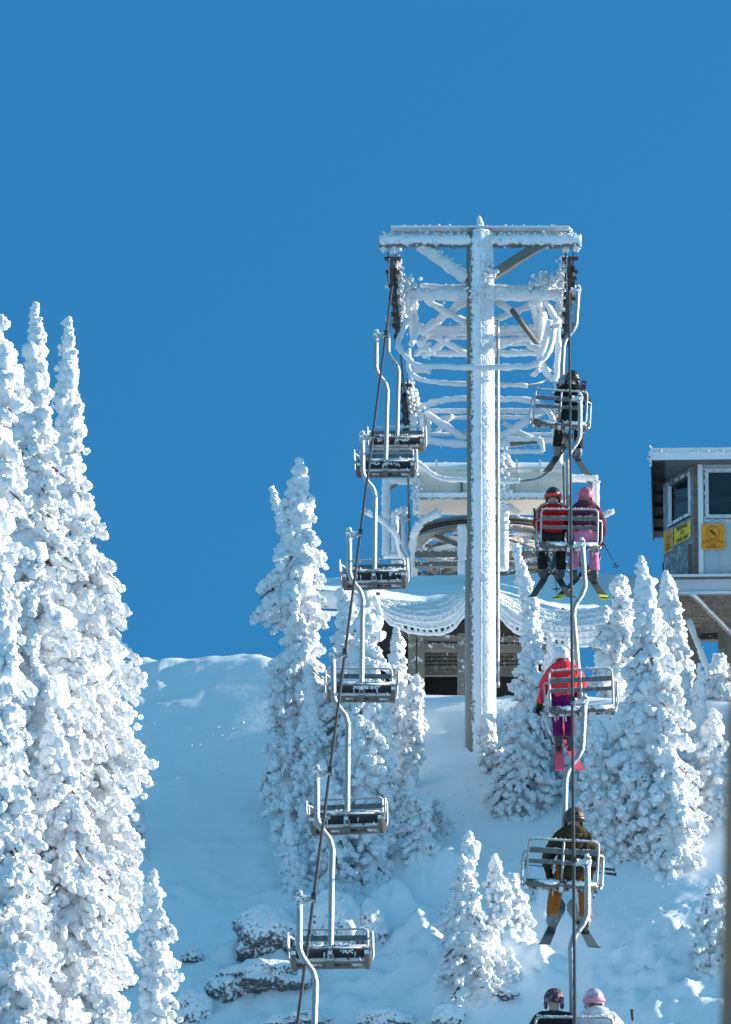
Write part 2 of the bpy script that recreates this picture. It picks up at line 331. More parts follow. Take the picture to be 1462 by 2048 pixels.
# ------------------------------------------------------------------ trees
TREES = 'snow plastered conifers on the slope'
def tree(Y, env, label, cat='tree', base_py=None, name='conifer_tree', dens=1.0, rb=.12, seed=0, sub=2, group=TREES, needles=1.0, droop=.55, gap=.12, tall=None, thinleaf=False):
    """env: rows of (py, left px, right px) from the tip downward, as the silhouette is seen from the lift line"""
    g = np.random.default_rng(seed + 1000); rb = rb * .9; dens = dens * 1.18
    auto = False
    if Y < 0: Y = -Y
    elif Y > 130:
        _c = (env[-1][1] + env[-1][2]) / 2; _p = ground_hit(_c, env[-1][0] + 18)
        if _p.y < 160: Y = _p.y; auto = True
    rows = [(atY((l + r) / 2, py, Y), (atY(r, py, Y).x - atY(l, py, Y).x) / 2) for py, l, r in env]
    zs = np.array([r[0].z for r in rows]); xs = np.array([r[0].x for r in rows]); rs = np.array([max(r[1] * (1 + .10 * min(1, i_ / 3)), .03) for i_, r in enumerate(rows)])
    ztop, zlow = zs[0], zs[-1]; bx = xs[-1]; gzb = gz(bx, Y) - .25
    zlow = max(zlow, gzb) if not auto else gzb + .15
    o = np.argsort(zs)
    fx = lambda z: np.interp(z, zs[o], xs[o]); fr = lambda z: np.interp(z, zs[o], rs[o])
    root = empty(name, (bx, Y, gzb), label, cat, group)
    off = np.array([bx, Y, gzb])
    # trunk with a few limbs
    H = ztop - gzb; tb = MB(); tp = []; 
    for t in np.linspace(0, 1, 14):
        z = gzb + H * t * .985; tp.append((float(fx(z)) - bx, 0, z - gzb))
    r0 = .03 + .011 * H
    tb.tube(tp, [r0 * (1 - .93 * k / 13) for k in range(14)], 8, rough=.15)
    C, RR, FRONT = [], [], []; NC, ND = [], []
    z = ztop - rb * .3; k = 0; limbs = 0
    while z > zlow:
        r = float(fr(z)); cx = float(fx(z))
        if r < rb * 1.6:
            C.append([cx + g.normal() * rb * .18, Y + g.normal() * rb * .18, z]); RR.append(max(r * 1.02, .035)); FRONT.append(True); cc0 = list(C[-1])
            for _ in range(5):
                d = g.normal(size=3) * (1, 1, .5); d /= np.linalg.norm(d); C.append(list(np.array(cc0) + d * max(r, .04) * .92)); RR.append(max(r, .05) * g.uniform(.25, .5)); FRONT.append(None)
            z -= max(r * .75, .03); continue
        nb = int(np.clip((4.5 + r * 3.6) * dens, 4, 14)); a0 = g.random() * 6.28
        for b in range(nb):
            an = a0 + 6.283 * b / nb + g.normal() * .3; back = math.sin(an) > .55
            if g.random() < gap and not back: continue
            Ln = r * (1.06 if g.random() < .2 else g.uniform(.74, 1.0)) * (1 + .22 * float(noise3(np.array([[an * .9, z * 1.1, seed * 7.3]]))[0])); dx, dy = math.cos(an), math.sin(an); zz = z + g.normal() * .08
            up = g.uniform(.05, .35); dr = droop * g.uniform(.6, 1.4); st = max(0, 1 - 4.2 * rb * 1.6 / max(Ln, .01)) * .8; s = max(st, .08)
            rbb = rb * g.uniform(.75, 1.3); curl = g.normal() * .15
            while s <= 1.0:
                rad = rbb * (1.28 - .6 * s) * g.uniform(.82, 1.15)
                q = s * Ln - rad * .5
                C.append([cx + dx * q - dy * curl * s * s * Ln + g.normal() * rad * .22, Y + dy * q + dx * curl * s * s * Ln + g.normal() * rad * .22, zz + Ln * (up * s - dr * s * s) + g.normal() * rad * .18])
                RR.append(rad); FRONT.append(not back)
                cc0 = list(C[-1])
                for _ in range(0 if back else int(g.integers(2, 5))):     # small rime knuckles round the clump
                    d = g.normal(size=3) + np.array([dx * .8, dy * .8, .1]); d /= np.linalg.norm(d)
                    C.append(list(np.array(cc0) + d * rad * .86)); RR.append(rad * g.uniform(.16, .46)); FRONT.append(None)
                s += max(rad * .72 / max(Ln, .01), .045)
            if not back and needles > 0:
                m = max(1, int(Ln * 11 * needles)); ss = g.uniform(.15, .98, m)
                for s_ in ss:
                    q = s_ * Ln; NC.append([cx + dx * q, Y + dy * q, zz + Ln * (up * s_ - dr * s_ * s_) - rb * g.uniform(.2, .95)]); ND.append([dx + g.normal() * .7, dy + g.normal() * .7, -.3 + g.normal() * .5])
            if limbs < 26 and Ln > .45 and g.random() < .25:
                limbs += 1
                tb.tube([(cx - bx, 0, zz - gzb - .05), (cx - bx + dx * Ln * .5, dy * Ln * .5, zz - gzb + Ln * .1), (cx - bx + dx * Ln * .85, dy * Ln * .85, zz - gzb - Ln * .22)], [.035, .025, .01], 5)
        z -= (.6 * rb * 2.2 / dens) * g.uniform(.8, 1.2); k += 1
    tb.build('trunk', BARK, root)
    zc_ = ztop - .8                                  # snow packed against the stem fills the heart of the crown
    while zc_ > zlow:
        r = float(fr(zc_)); rc = r * .42
        if rc > .1:
            for _ in range(3): C.append([float(fx(zc_)) + g.normal() * rc * .4, Y + g.normal() * rc * .4, zc_ + g.normal() * .1]); RR.append(rc * g.uniform(.8, 1.1)); FRONT.append(False)
        zc_ -= max(rc * .8, .12)
    if auto:
        rr_ = float(fr(zlow)) * .8
        for _ in range(26):
            a_ = g.random() * 6.283; q_ = rr_ * g.uniform(.2, 1.0); x_, y_ = bx + math.cos(a_) * q_, Y + math.sin(a_) * q_
            C.append([x_, y_, gz(x_, y_) + .02]); RR.append(rb * g.uniform(.7, 1.5)); FRONT.append(True)
    C = np.array(C) - off; RR = np.array(RR); code = np.array([1 if f is True else (2 if f is None else 0) for f in FRONT])
    cb = MB()
    cb.blobs(C[code == 1], RR[code == 1], sub, seed + 1, squash=(1, 1, 1.05)); cb.blobs(C[code == 2], RR[code == 2], 2 if sub > 2 else 1, seed + 2); cb.blobs(C[code == 0], RR[code == 0] * 1.1, 1, seed + 3)
    crown = cb.build('crown', SNOW, root)
    if NC:
        NC = np.array(NC) - off; ND = np.array(ND); ND /= np.linalg.norm(ND, axis=1)[:, None]; n = len(NC)
        side = np.cross(ND, g.normal(size=(n, 3))); side /= np.linalg.norm(side, axis=1)[:, None]
        ln = g.uniform(.03, .10, n)[:, None]; wd = g.uniform(.006, .016, n)[:, None]
        v = np.stack([NC - ND * ln * .5 - side * wd, NC - ND * ln * .5 + side * wd, NC + ND * ln * .5 + side * wd * .3, NC + ND * ln * .5 - side * wd * .3], 1)
        MB().add(v.reshape(-1, 3), np.arange(n * 4).reshape(-1, 4)).build('needles', NEEDLE, crown)
    return root
# ------------------------------------------------------------------ the trees, each placed where it stands
tree(126, [(606, 60, 76), (650, 55, 85), (720, 50, 95), (780, 38, 104), (860, 20, 112), (960, 5, 135), (1100, -20, 150), (1300, -40, 175), (1600, -60, 190), (1900, -80, 210), (2150, -95, 225)],
     'tall snow plastered conifer, the left hand one of the twin spires', seed=1, rb=.125)
tree(128, [(636, 130, 144), (690, 122, 153), (760, 112, 160), (850, 104, 168), (950, 90, 182), (1050, 70, 206), (1150, 52, 242), (1290, 40, 270), (1400, 20, 292), (1480, 10, 306), (1560, 25, 278), (1660, 10, 290), (1760, 5, 296), (1850, 0, 270), (2150, -20, 290)],
     'tall and widest left conifer, the right hand one of the twin spires', seed=2, rb=.13, droop=.7)
tree(121, [(598, -24, -6), (640, -55, 20), (700, -70, 40), (780, -80, 62), (860, -90, 50), (1000, -110, 45), (1300, -130, 55), (1700, -140, 60), (2150, -150, 80)],
     'conifer cut off by the left edge, only its upper snowy boughs showing', seed=3, rb=.13, dens=.8, gap=.35)
tree(116, [(1180, -5, 12), (1260, -22, 34), (1360, -50, 52), (1480, -60, 40), (1560, -60, 62), (1680, -70, 84), (1800, -80, 96), (1950, -90, 116), (2170, -90, 130)],
     'thick snow plastered conifer in the bottom left corner in front of the tall spires', seed=4, rb=.115)
tree(122, [(1420, 95, 108), (1500, 78, 140), (1600, 60, 190), (1700, 50, 225), (1790, 40, 246), (1880, 50, 232), (2000, 40, 250), (2150, 30, 260)],
     'broad snow plastered conifer low in front of the widest left tree', seed=5, rb=.12, droop=.75)
tree(119, [(1742, 298, 312), (1790, 284, 326), (1850, 276, 345), (1930, 275, 358), (2020, 268, 360), (2130, 262, 365)],
     'slim young snowy conifer standing just right of the big left trees', seed=6, rb=.1)
tree(138.5, [(1560, 262, 275), (1620, 250, 292), (1700, 236, 302)], 'small dark shaded conifer half hidden behind the big left trees', seed=7, rb=.1, dens=.6, gap=.3, needles=2.5)
# middle group
tree(143.2, [(918, 592, 606), (960, 580, 620), (1000, 568, 628), (1060, 556, 638), (1120, 538, 652), (1190, 502, 660), (1235, 520, 646), (1258, 580, 640), (1280, 572, 642), (1320, 544, 655), (1360, 534, 664), (1430, 545, 665), (1560, 530, 668), (1660, 540, 660)],
     'tallest conifer of the middle group, ragged white spire against the sky', seed=8, rb=.115, gap=.16, sub=3)
tree(-146.5, [(972, 538, 546), (1000, 541, 560), (1040, 552, 576), (1100, 570, 600), (1160, 580, 600)], 'small rime covered side spire leaning left beside the tallest middle conifer', seed=9, rb=.08, name='snowy_treetop')
tree(142.6, [(1340, 570, 582), (1390, 552, 600), (1450, 538, 616), (1530, 522, 640), (1600, 530, 650)], 'lower left conifer at the foot of the tallest middle conifer', seed=10, rb=.105)
tree(144.5, [(1172, 684, 696), (1210, 672, 712), (1270, 660, 730), (1350, 650, 745), (1450, 640, 760), (1600, 640, 770), (1700, 640, 760)], 'conifer behind the cable right of the tallest middle conifer', seed=11, rb=.11)
tree(143.6, [(1166, 730, 742), (1200, 715, 758), (1260, 700, 766), (1340, 690, 772), (1400, 682, 770), (1480, 672, 790), (1540, 676, 798), (1600, 680, 790), (1680, 676, 796), (1740, 690, 790)], 'sunlit broad conifer behind the empty chairs, right side of the middle group', seed=12, rb=.12, sub=3)
tree(142.4, [(1330, 610, 622), (1390, 602, 640), (1450, 596, 664), (1540, 592, 678), (1620, 590, 690), (1700, 596, 704)], 'conifer in front of the middle group with a brightly lit right edge', seed=13, rb=.11)
tree(145.6, [(1255, 788, 798), (1300, 776, 812), (1360, 768, 822), (1450, 765, 830)], 'small rounded conifer in front of the corner of the lift station', seed=14, rb=.1)
tree(144.2, [(1352, 828, 842), (1390, 812, 852), (1440, 802, 854), (1500, 796, 848), (1560, 800, 836)], 'narrow sunlit conifer between the middle group and the lift tower', seed=15, rb=.095)
tree(142.6, [(1555, 806, 818), (1590, 794, 850), (1640, 796, 878), (1685, 805, 885)], 'low shaded snowy bush downhill of the narrow sunlit conifer', seed=16, rb=.09, name='snowy_bush', cat='bush', needles=2.5)
tree(141.7, [(1600, 868, 874), (1620, 858, 900), (1650, 862, 912)], 'tiny dark shaded bush right of the low shaded bush', seed=17, rb=.07, name='snowy_bush', cat='bush', needles=3, dens=.7)
tree(141.9, [(1520, 640, 650), (1600, 628, 690), (1680, 622, 720), (1760, 630, 720)], 'sunlit lowest conifer of the middle group, its foot near the boulders', seed=18, rb=.11)
tree(141.5, [(1640, 570, 584), (1700, 555, 615), (1760, 552, 640)], 'low shaded bush left of the foot of the middle group', seed=19, rb=.09, name='snowy_bush', cat='bush', needles=2.5, dens=.7)
tree(140.6, [(1664, 932, 938), (1695, 915, 962), (1725, 918, 950), (1750, 900, 962), (1790, 898, 966), (1850, 880, 985), (1900, 872, 1000), (1960, 866, 1010)], 'shaded young conifer left of the sunlit one in the lower centre', seed=20, rb=.085)
tree(140.4, [(1708, 984, 994), (1740, 972, 1008), (1775, 960, 1030), (1810, 975, 1035), (1850, 965, 1000), (1890, 950, 990)], 'young conifer with a sunlit top in the lower centre slope', seed=21, rb=.085)
tree(140.5, [(1748, 1028, 1036), (1770, 1005, 1045), (1800, 1000, 1062), (1830, 1000, 1070)], 'small snow covered bush right of the sunlit young conifer', seed=22, rb=.07, name='snowy_bush', cat='bush')
tree(139.9, [(1880, 958, 968), (1915, 942, 990), (1960, 935, 1000)], 'small snow mound bush in the lower centre below the young conifers', seed=23, rb=.08, name='snowy_bush', cat='bush')
tree(140.0, [(1896, 1016, 1024), (1925, 1006, 1038), (1945, 1004, 1042)], 'tiny sunlit bush above the patterned helmet at the bottom', seed=24, rb=.06, name='snowy_bush', cat='bush')
# right of the tower
tree(144.8, [(1092, 1026, 1038), (1140, 1030, 1055), (1200, 1038, 1078), (1260, 1045, 1090), (1310, 1034, 1088), (1380, 1020, 1095), (1450, 1005, 1105), (1520, 990, 1100), (1600, 985, 1105)],
     'leaning narrow conifer just right of the tower pole', seed=25, rb=.1, needles=1.6)
tree(145.1, [(1268, 1097, 1106), (1310, 1088, 1118), (1370, 1078, 1128), (1450, 1070, 1135), (1560, 1075, 1140)], 'small pointed conifer behind the child in coral, left of the white helmet', seed=26, rb=.09)
tree(144.0, [(1440, 966, 976), (1470, 952, 1000), (1520, 955, 1030)], 'low snowy bush against the foot of the tower pole', seed=27, rb=.09, name='snowy_bush', cat='bush', needles=2)
tree(145.4, [(1278, 1132, 1140), (1330, 1120, 1160), (1420, 1110, 1180), (1560, 1100, 1190)], 'conifer directly behind the chair of the child in coral', seed=28, rb=.1, needles=2)
tree(143.6, [(1112, 1279, 1289), (1150, 1272, 1300), (1200, 1266, 1318), (1260, 1258, 1342), (1340, 1244, 1362), (1420, 1232, 1380), (1500, 1215, 1396), (1580, 1222, 1402), (1680, 1240, 1410)],
     'large blue shaded conifer with a sunlit tip left of the operator hut', seed=29, rb=.125, needles=1.6, sub=3)
tree(144.3, [(1142, 1330, 1340), (1180, 1318, 1352), (1230, 1312, 1368), (1300, 1310, 1388), (1380, 1310, 1390)], 'second shaded conifer directly below the corner of the operator hut', seed=30, rb=.11, needles=1.4)
tree(-148.5, [(1150, 1236, 1246), (1190, 1215, 1266), (1250, 1190, 1285), (1330, 1175, 1290), (1430, 1170, 1290)], 'dark shaded conifer behind the large right conifer, in front of the snow ramp', seed=31, rb=.11, needles=3.5, gap=.3, dens=.8)
tree(142.3, [(1326, 1396, 1403), (1370, 1388, 1410), (1430, 1376, 1416), (1500, 1368, 1424), (1560, 1360, 1430)], 'pointed sunlit conifer below the platform of the operator hut', seed=32, rb=.09)
tree(142.5, [(1335, 1362, 1370), (1370, 1352, 1382), (1420, 1345, 1390), (1500, 1340, 1395)], 'short sunlit conifer just left of the pointed one below the hut platform', seed=33, rb=.09)
tree(-146.5, [(1310, 1436, 1450), (1350, 1400, 1480), (1400, 1392, 1500), (1430, 1390, 1500)], 'dark shaded conifer crest under the hut platform at the right edge', seed=34, rb=.1, needles=3, dens=.8)
tree(141.5, [(1440, 1190, 1200), (1500, 1165, 1235), (1580, 1150, 1262), (1660, 1165, 1280), (1700, 1180, 1270)], 'blue shaded conifer in front of the large right conifer, right of the pink skis', seed=35, rb=.11, needles=2)
tree(141.0, [(1500, 1330, 1342), (1560, 1290, 1390), (1640, 1275, 1412), (1720, 1290, 1400)], 'wide shaded conifer skirt at the foot of the large right conifer', seed=36, rb=.11, needles=2)
tree(141.6, [(1420, 1420, 1432), (1480, 1395, 1456), (1560, 1390, 1465), (1620, 1400, 1465)], 'round snow laden conifer at the right edge below the pointed sunlit one', seed=37, rb=.1)
tree(138.2, [(1755, 1425, 1440), (1800, 1395, 1465), (1860, 1385, 1480), (1910, 1380, 1480)], 'shaded snowy bush at the right edge low on the slope', seed=38, rb=.1, name='snowy_bush', cat='bush', needles=2)
tree(142.6, [(1450, 1040, 1050), (1490, 1010, 1085), (1550, 985, 1120), (1590, 990, 1125)], 'low wide shaded conifer right of the foot of the tower pole', seed=40, rb=.1, needles=2.5)
# trees just beyond the right edge: their shade falls across the right hand group
for c, t, b_, Yv, lb in ((1585, 1150, 1600, -143.3, 'nearest the hut legs'), (1600, 1120, 1560, -144.2, 'with the highest tip'), (1590, 1160, 1540, -145.1, 'nearest the crest'), (1680, 1130, 1600, -143.8, 'farthest out'), (1580, 1470, 1700, -142.3, 'of middle height')):
    k_ = (b_ - t) / 450
    tree(Yv, [(t, c - 6, c + 6), (t + 60 * k_, c - 34 * k_, c + 34 * k_), (t + 160 * k_, c - 75 * k_, c + 75 * k_), (b_ - 60, c - 105 * k_, c + 105 * k_), (b_, c - 105 * k_, c + 105 * k_)], 'snowy conifer just beyond the right edge of the photo, ' + lb, seed=int(c + t), rb=.17, needles=0, dens=.9, gap=0)
for c, Yv, t, lb in ((1715, 156.5, 960, 'thickest'), (1740, 159, 900, 'tallest'), (1725, 161.5, 880, 'rearmost'), (1760, 164, 870, 'slimmest')):
    tree(-Yv, [(t, c - 8, c + 8), (t + 60, c - 50, c + 50), (t + 160, c - 110, c + 110), (t + 420, c - 130, c + 130)], 'dense snowy conifer out of view behind the operator hut, the ' + lb, seed=int(c), rb=.2, needles=0, dens=.8, gap=0)
# rocks
def boulder(px, py, wpx, hpx, label, seed, depth=1.0, Yo=0, sink=.25, mat_=None):
    p = ground_hit(px, py + hpx * .4); sc = p.y / CP / F * 1.03
    w, h = wpx * sc / 2, hpx * sc / 2 * 1.1
    root = p + Vector((0, Yo + w * .25, 0)); zc = atY(px, py, root.y).z
    v, f = ICO[4]; d = fbm(v * 1.2 + seed, 2) * .22 + fbm(v * 2.9 + seed, 3) * .12 + fbm(v * 8 + seed, 3) * .05
    d = d - np.abs(noise3(v * 1.9 + seed * 3)) * .3 - np.abs(noise3(v * 4.3 + seed * 5)) * .12 + .1
    vv = v * (1 + d)[:, None] * np.array([w, w * depth * .9, h * 1.1])
    m = MB().add(vv, f, 0, True)
    o = m.build('boulder', mat_ or ROCK, None, label, 'rock', 'rimed boulders in the snow'); o.location = (root.x, root.y, zc); return o
boulder(532, 1868, 130, 100, 'large dark frosted boulder left of the lowest whole chair', 1)
boulder(662, 1868, 120, 140, 'frosted boulder directly behind the lowest whole empty chair', 2, mat_=ROCKS)
boulder(742, 1858, 80, 90, 'boulder capped with snow and a dark underside, right of the lowest whole chair', 3, mat_=ROCKS)
boulder(540, 1960, 170, 60, 'long low frosted boulder below the large one', 4)
boulder(460, 1972, 90, 60, 'dark rock at the left end of the long low boulder', 5)
boulder(388, 1915, 44, 24, 'small flat rock alone on the shaded snow at left', 6)
boulder(384, 2018, 70, 66, 'rounded frosted rock beside the slim young conifer at bottom left', 7, mat_=ROCKS)
boulder(245, 1955, 50, 70, 'dark rock half hidden behind the left trees', 8)
boulder(768, 2044, 110, 44, 'frosted rock cut off by the bottom edge in the middle', 9, mat_=ROCKS)
boulder(900, 2034, 66, 50, 'speckled rock at the bottom edge left of the patterned helmet', 10, mat_=ROCKS)
boulder(1010, 1990, 54, 22, 'small dark rock half buried under the sunlit snow ledge', 11)
boulder(600, 2046, 120, 30, 'low frosted rock at the bottom edge under the cable', 12, mat_=ROCKS)
def rt(m, pts, r, seed=0, n=1.0, seg=9, smoothc=True, rough=.55):
    P = curve(pts, 6) if smoothc and len(pts) > 2 else [Vector(p) for p in pts]
    m.tube(P, r, seg, 0, rough=rough, step=.06, freq=11)
    Ln = sum((P[i + 1] - P[i]).length for i in range(len(P) - 1)); k = int(Ln * 40 * n)
    if k:
        gg = np.random.default_rng(seed + 50); cum = gg.random(k) * (len(P) - 1); i0 = cum.astype(int); fr = (cum - i0)[:, None]
        A = np.array([p[:] for p in P]); C = A[i0] * (1 - fr) + A[np.minimum(i0 + 1, len(P) - 1)] * fr
        m.blobs(C + gg.normal(size=(k, 3)) * r * .5, gg.uniform(.2, .5, k) * r, 1, seed)
# ------------------------------------------------------------------ lift tower
YT = 146.0
def tw(px, py, Y=YT): return atY(px, py, Y)
base = tw(964, 1510); gzt = gz(base.x, YT); base.z = gzt - .3
tower = empty('lift_tower', base, 'tall rime crusted steel lift tower with a T shaped top standing alone on the slope', 'lift tower')
def rel(v, o=base): return Vector(v) - o
def T(px, py, Y=YT): return rel(tw(px, py, Y))
top = T(960, 470)
m = MB()
pr = []; pp = []
for k in range(41):
    t = k / 40; pp.append(Vector((0, 0, 0)).lerp(top, t)); pr.append(.262 - .012 * t)
m.tube(pp, pr, 40)
m.ell(top + Vector((0, 0, .02)), (.25, .25, .08), 2)
pole = m.build('pole', POLE, tower)
# thick rime crust on the pole: irregular patches on the windward front and right
m = MB(); g = np.random.default_rng(5)
n = 7000; tt = g.random(n); an = g.normal(-.95, .42, n); C = np.stack([np.cos(an) * .247, np.sin(an) * .247, tt * top.z], -1); C[:, 0] += tt * top.x
keep = (fbm(np.stack([an * 1.2, tt * 26, an * 0], -1), 3) > -.25); C = C[keep]
m.blobs(C, g.uniform(.010, .026, len(C)), 1, 3, squash=(1, 1, 1.8))
for (px, py, s, n) in ((975, 545, .13, 26), (978, 572, .1, 16), (968, 700, .07, 14), (975, 760, .06, 12), (972, 1150, .05, 12), (944, 595, .08, 12), (965, 590, .09, 18)):
    c = T(px, py, YT - .25); m.blobs(np.array(c) + g.normal(size=(n, 3)) * (s * .8, s * .3, s), g.uniform(.4, .9, n) * s * .55, 2, 5)
m.build('rime_crust', RIME, pole)
m = MB()
for (px, y0, y1, dy) in ((996, 640, 1375, .1), (933, 1120, 1500, .05)):
    a, b = T(px, y1, YT + dy), T(px, y0, YT + dy); m = MB(); m.tube([a, b], .028, 8, rough=.25, step=.08); m.build('conduit_pipe', GALV, tower)
# seam strip
m = MB(); m.bar(T(963, 1460, YT - .265), T(962, 480, YT - .255), .02, .02); m.build('pole_seam', STEEL, tower)
# top frame: box beam with flange, lugs and braces
m = MB()
m.bar(T(764, 482), T(1158, 482), .16, .14); m.bar(T(782, 466, YT + .22), T(1138, 466, YT + .22), .05, .2, 1)
m.bar(T(782, 459, YT + .1), T(1138, 459, YT + .1), .38, .04, 1)
m.bar(T(800, 470, YT + .08), T(865, 470, YT + .08), .02, .03, 0); m.bar(T(1055, 470, YT + .08), T(1112, 470, YT + .08), .02, .04, 0)
m.rime_line(T(782, 462, YT + .16), T(1138, 462, YT + .16), .04, 500, 22, spread=(.01, .03, .05), sub=1)
rt(m, [T(758, 483, YT - .06), T(1163, 483, YT - .06)], .115, 990, .6, smoothc=False, rough=.35)
m.blobs(np.array(T(1136, 463)) + g.normal(size=(12, 3)) * .03, g.uniform(.03, .06, 12), 2, 1); m.blobs(np.array(T(766, 476)) + g.normal(size=(12, 3)) * .04, g.uniform(.03, .06, 12), 2, 1)
m.rime_line(T(762, 478, YT - .12), T(1160, 478, YT - .12), .055, 420, 1, spread=(.01, .02, .075), sub=1)
m.rime_line(T(762, 472), T(1160, 472), .045, 220, 2, spread=(.01, .1, .03), sub=1)
m.rime_line(T(785, 456, YT + .2), T(1138, 456, YT + .2), .035, 200, 12, spread=(.01, .05, .02), sub=1)
m.build('top_beam', [STEEL, RIME], tower)
m = MB()
for px in (767, 788, 1131, 1153):
    a, b = T(px, 484, YT - .02), T(px, 504 if 780 < px < 1140 else 500, YT - .02); m = MB(); m.tube([a, b], .065, 10, 1, rough=.5, step=.04); m.rime_line(a, b, .065, 26, px, spread=(.03, .03, .02)); m.build('lifting_lug', [STEEL, RIME], tower)
m = MB(); a = T(960, 468); m.tube(curve([a, T(961, 452), T(958, 432)]), [.1, .1, .095, .09, .085, .08, .075, .07, .07, .065, .06, .055, .05, .045, .04, .03, .015], 10, rough=.5)
m.blobs(np.array(T(962, 462)) + g.normal(size=(20, 3)) * (.08, .08, .05), g.uniform(.04, .08, 20), 2, 8)
m.build('rime_spike', RIME, tower)
m = MB(); a, b = T(838, 490), T(935, 558); m.bar(a, b, .1, .14, up=(0, 1, 0)); m.tube([a, b], .105, 14, 1, rough=.3, step=.05, freq=8); m.rime_line(a, b, .05, 170, 4, off=(.02, -.02, .06), spread=(.05, .05, .04)); m.build('brace', [STEEL, RIME], tower)
m = MB(); a, b = T(1088, 484), T(984, 552); m.bar(a, b, .16, .2, up=(0, 1, 0)); m.rime_line(a, b, .03, 60, 5, off=(.02, .05, .11), spread=.02, sub=1); m.build('brace', [mat('bare_grey_steel', (.19, .18, .15), .6, bump=.2, var=.2, vscale=5), RIME], tower, label='bare grey brace under the right half of the top beam')
# crossarm with walkways and lattice. rt(): rime thick tube
m = MB()
rt(m, [T(812, 589), T(940, 590), T(1125, 589)], .105, 1); rt(m, [T(840, 574, YT + .35), T(1110, 577, YT + .35)], .055, 2)
m.blobs(np.array(T(1090, 570)) + g.normal(size=(170, 3)) * (.11, .08, .09), g.uniform(.025, .065, 170), 2, 9)
m.blobs(np.array(T(818, 575)) + g.normal(size=(80, 3)) * (.09, .09, .12), g.uniform(.02, .055, 80), 2, 10)
m.build('crossarm', RIME, tower)
Y2, Y3 = YT + 1.6, YT + 3.0
m = MB()
sg = 20
for pts, r in (([T(830, 600, YT + .3), T(830, 672, YT + .8)], .055), ([T(815, 592, YT), T(826, 672, YT + .8)], .05), ([T(1082, 595, YT + .3), T(1078, 680, YT + .8)], .07), ([T(1062, 602, YT), T(1078, 655, YT + 1)], .06),
               ([T(850, 600, YT + .5), T(935, 648, YT + .5), ], .06), ([T(935, 598, YT + .4), T(840, 665, YT + .9)], .07), ([T(990, 640, YT + .8), T(1075, 606, YT + .5)], .06), ([T(985, 598, YT + .2), T(1022, 622, YT + .2)], .055),
               ([T(838, 688, Y2), T(880, 640, Y2 + .4)], .06), ([T(870, 672, Y2), T(940, 710, Y2 + .3)], .06), ([T(848, 712, Y3), T(895, 680, Y2)], .055), ([T(1040, 660, Y2), T(1075, 690, Y2 + .4)], .06),
               ([T(985, 700, Y2 + .2), T(1030, 680, Y2)], .05), ([T(1075, 600, YT), T(1100, 668, YT + 1.2)], .055)):
    m = MB(); rt(m, pts, r, sg, .8); sg += 1; m.build('lattice_brace', RIME, tower)
m = MB(); m.tube([T(1022, 618, YT + .15), T(1078, 692, YT + .7)], .05, 8); m.rime_line(T(1022, 616, YT + .2), T(1078, 690, YT + .8), .025, 40, 3, off=(.03, .03, .03), spread=.012, sub=1); m.build('strut', [mat('bare_grey_strut', (.10, .105, .095), .6, bump=.3), RIME], tower, label='bare dark strut slanting down to the right, free of rime')
m = MB(); sg = 60
for pts, r, n in (([T(836, 655, Y2), T(960, 661, Y2), T(1100, 655, Y2)], .07, 1), ([T(845, 667, Y2), T(1090, 668, Y2)], .045, 1), ([T(850, 676, Y2 + .3), T(940, 676, Y2 + .3)], .03, 1.5), ([T(985, 690, Y2 + .5), T(1080, 686, Y2 + .5)], .035, 1),
               ([T(828, 706, Y3), T(935, 707, Y3)], .06, 1), ([T(990, 707, Y3), T(1078, 706, Y3)], .06, 1), ([T(835, 690, Y3), T(850, 690, Y3), T(862, 686, Y3)], .04, 1), ([T(990, 682, Y2), T(1070, 676, Y2)], .05, 1)):
    m = MB(); rt(m, pts, r, sg, n); sg += 1; m.build('walkway_beam', RIME, tower)
m = MB()
rt(m, [T(815, 640, YT + .2), T(797, 685, YT - .2), T(806, 706, YT - .45), T(832, 730, YT - .5), T(880, 733, YT - .5), T(960, 735, YT - .5), T(1050, 733, YT - .5), T(1080, 722, YT - .5), T(1100, 700, YT - .45), T(1108, 660, YT), T(1118, 640, YT + .3)], .05, 80, 1.2)
m.build('guard_rail', RIME, tower)
m = MB()
rt(m, [T(818, 700, YT + 1.2), T(818, 740, YT + .8), T(840, 758, YT + .7), T(890, 766, YT + .6), T(950, 768, YT + .6), T(1010, 770, YT + .6), T(1055, 771, YT + .6)], .04, 81, 1.2)
m.tube(curve([T(1055, 771, YT + .6), T(1080, 766, YT + .7), T(1100, 757, YT + .9)]), .022, 7, 1)
m.build('guard_rail', [RIME, STEELD], tower)
m = MB()
for sx, a in ((1, [(1100, 640, 0), (1088, 690, .2), (1075, 735, .4)]), (1, [(1115, 650, 0), (1116, 700, .5), (1112, 750, .8), (1100, 757, .9)]), (0, [(825, 740, .5), (850, 740, .4), (862, 742, .4)]), (0, [(1068, 750, .7), (1085, 735, .9), (1098, 745, .9)]), (0, [(1078, 720, .6), (1098, 752, .8)]), (0, [(838, 648, .5), (822, 690, .3)]), (0, [(836, 700, .9), (860, 698, .9)]), (0, [(1090, 600, .2), (1118, 650, .4)]), (0, [(1055, 690, .5), (1085, 700, .5)])):
    m = MB(); rt(m, [T(x, y, YT + d) for x, y, d in a], .055, int(a[0][0]), 1.2); m.build('rail_post', RIME, tower)
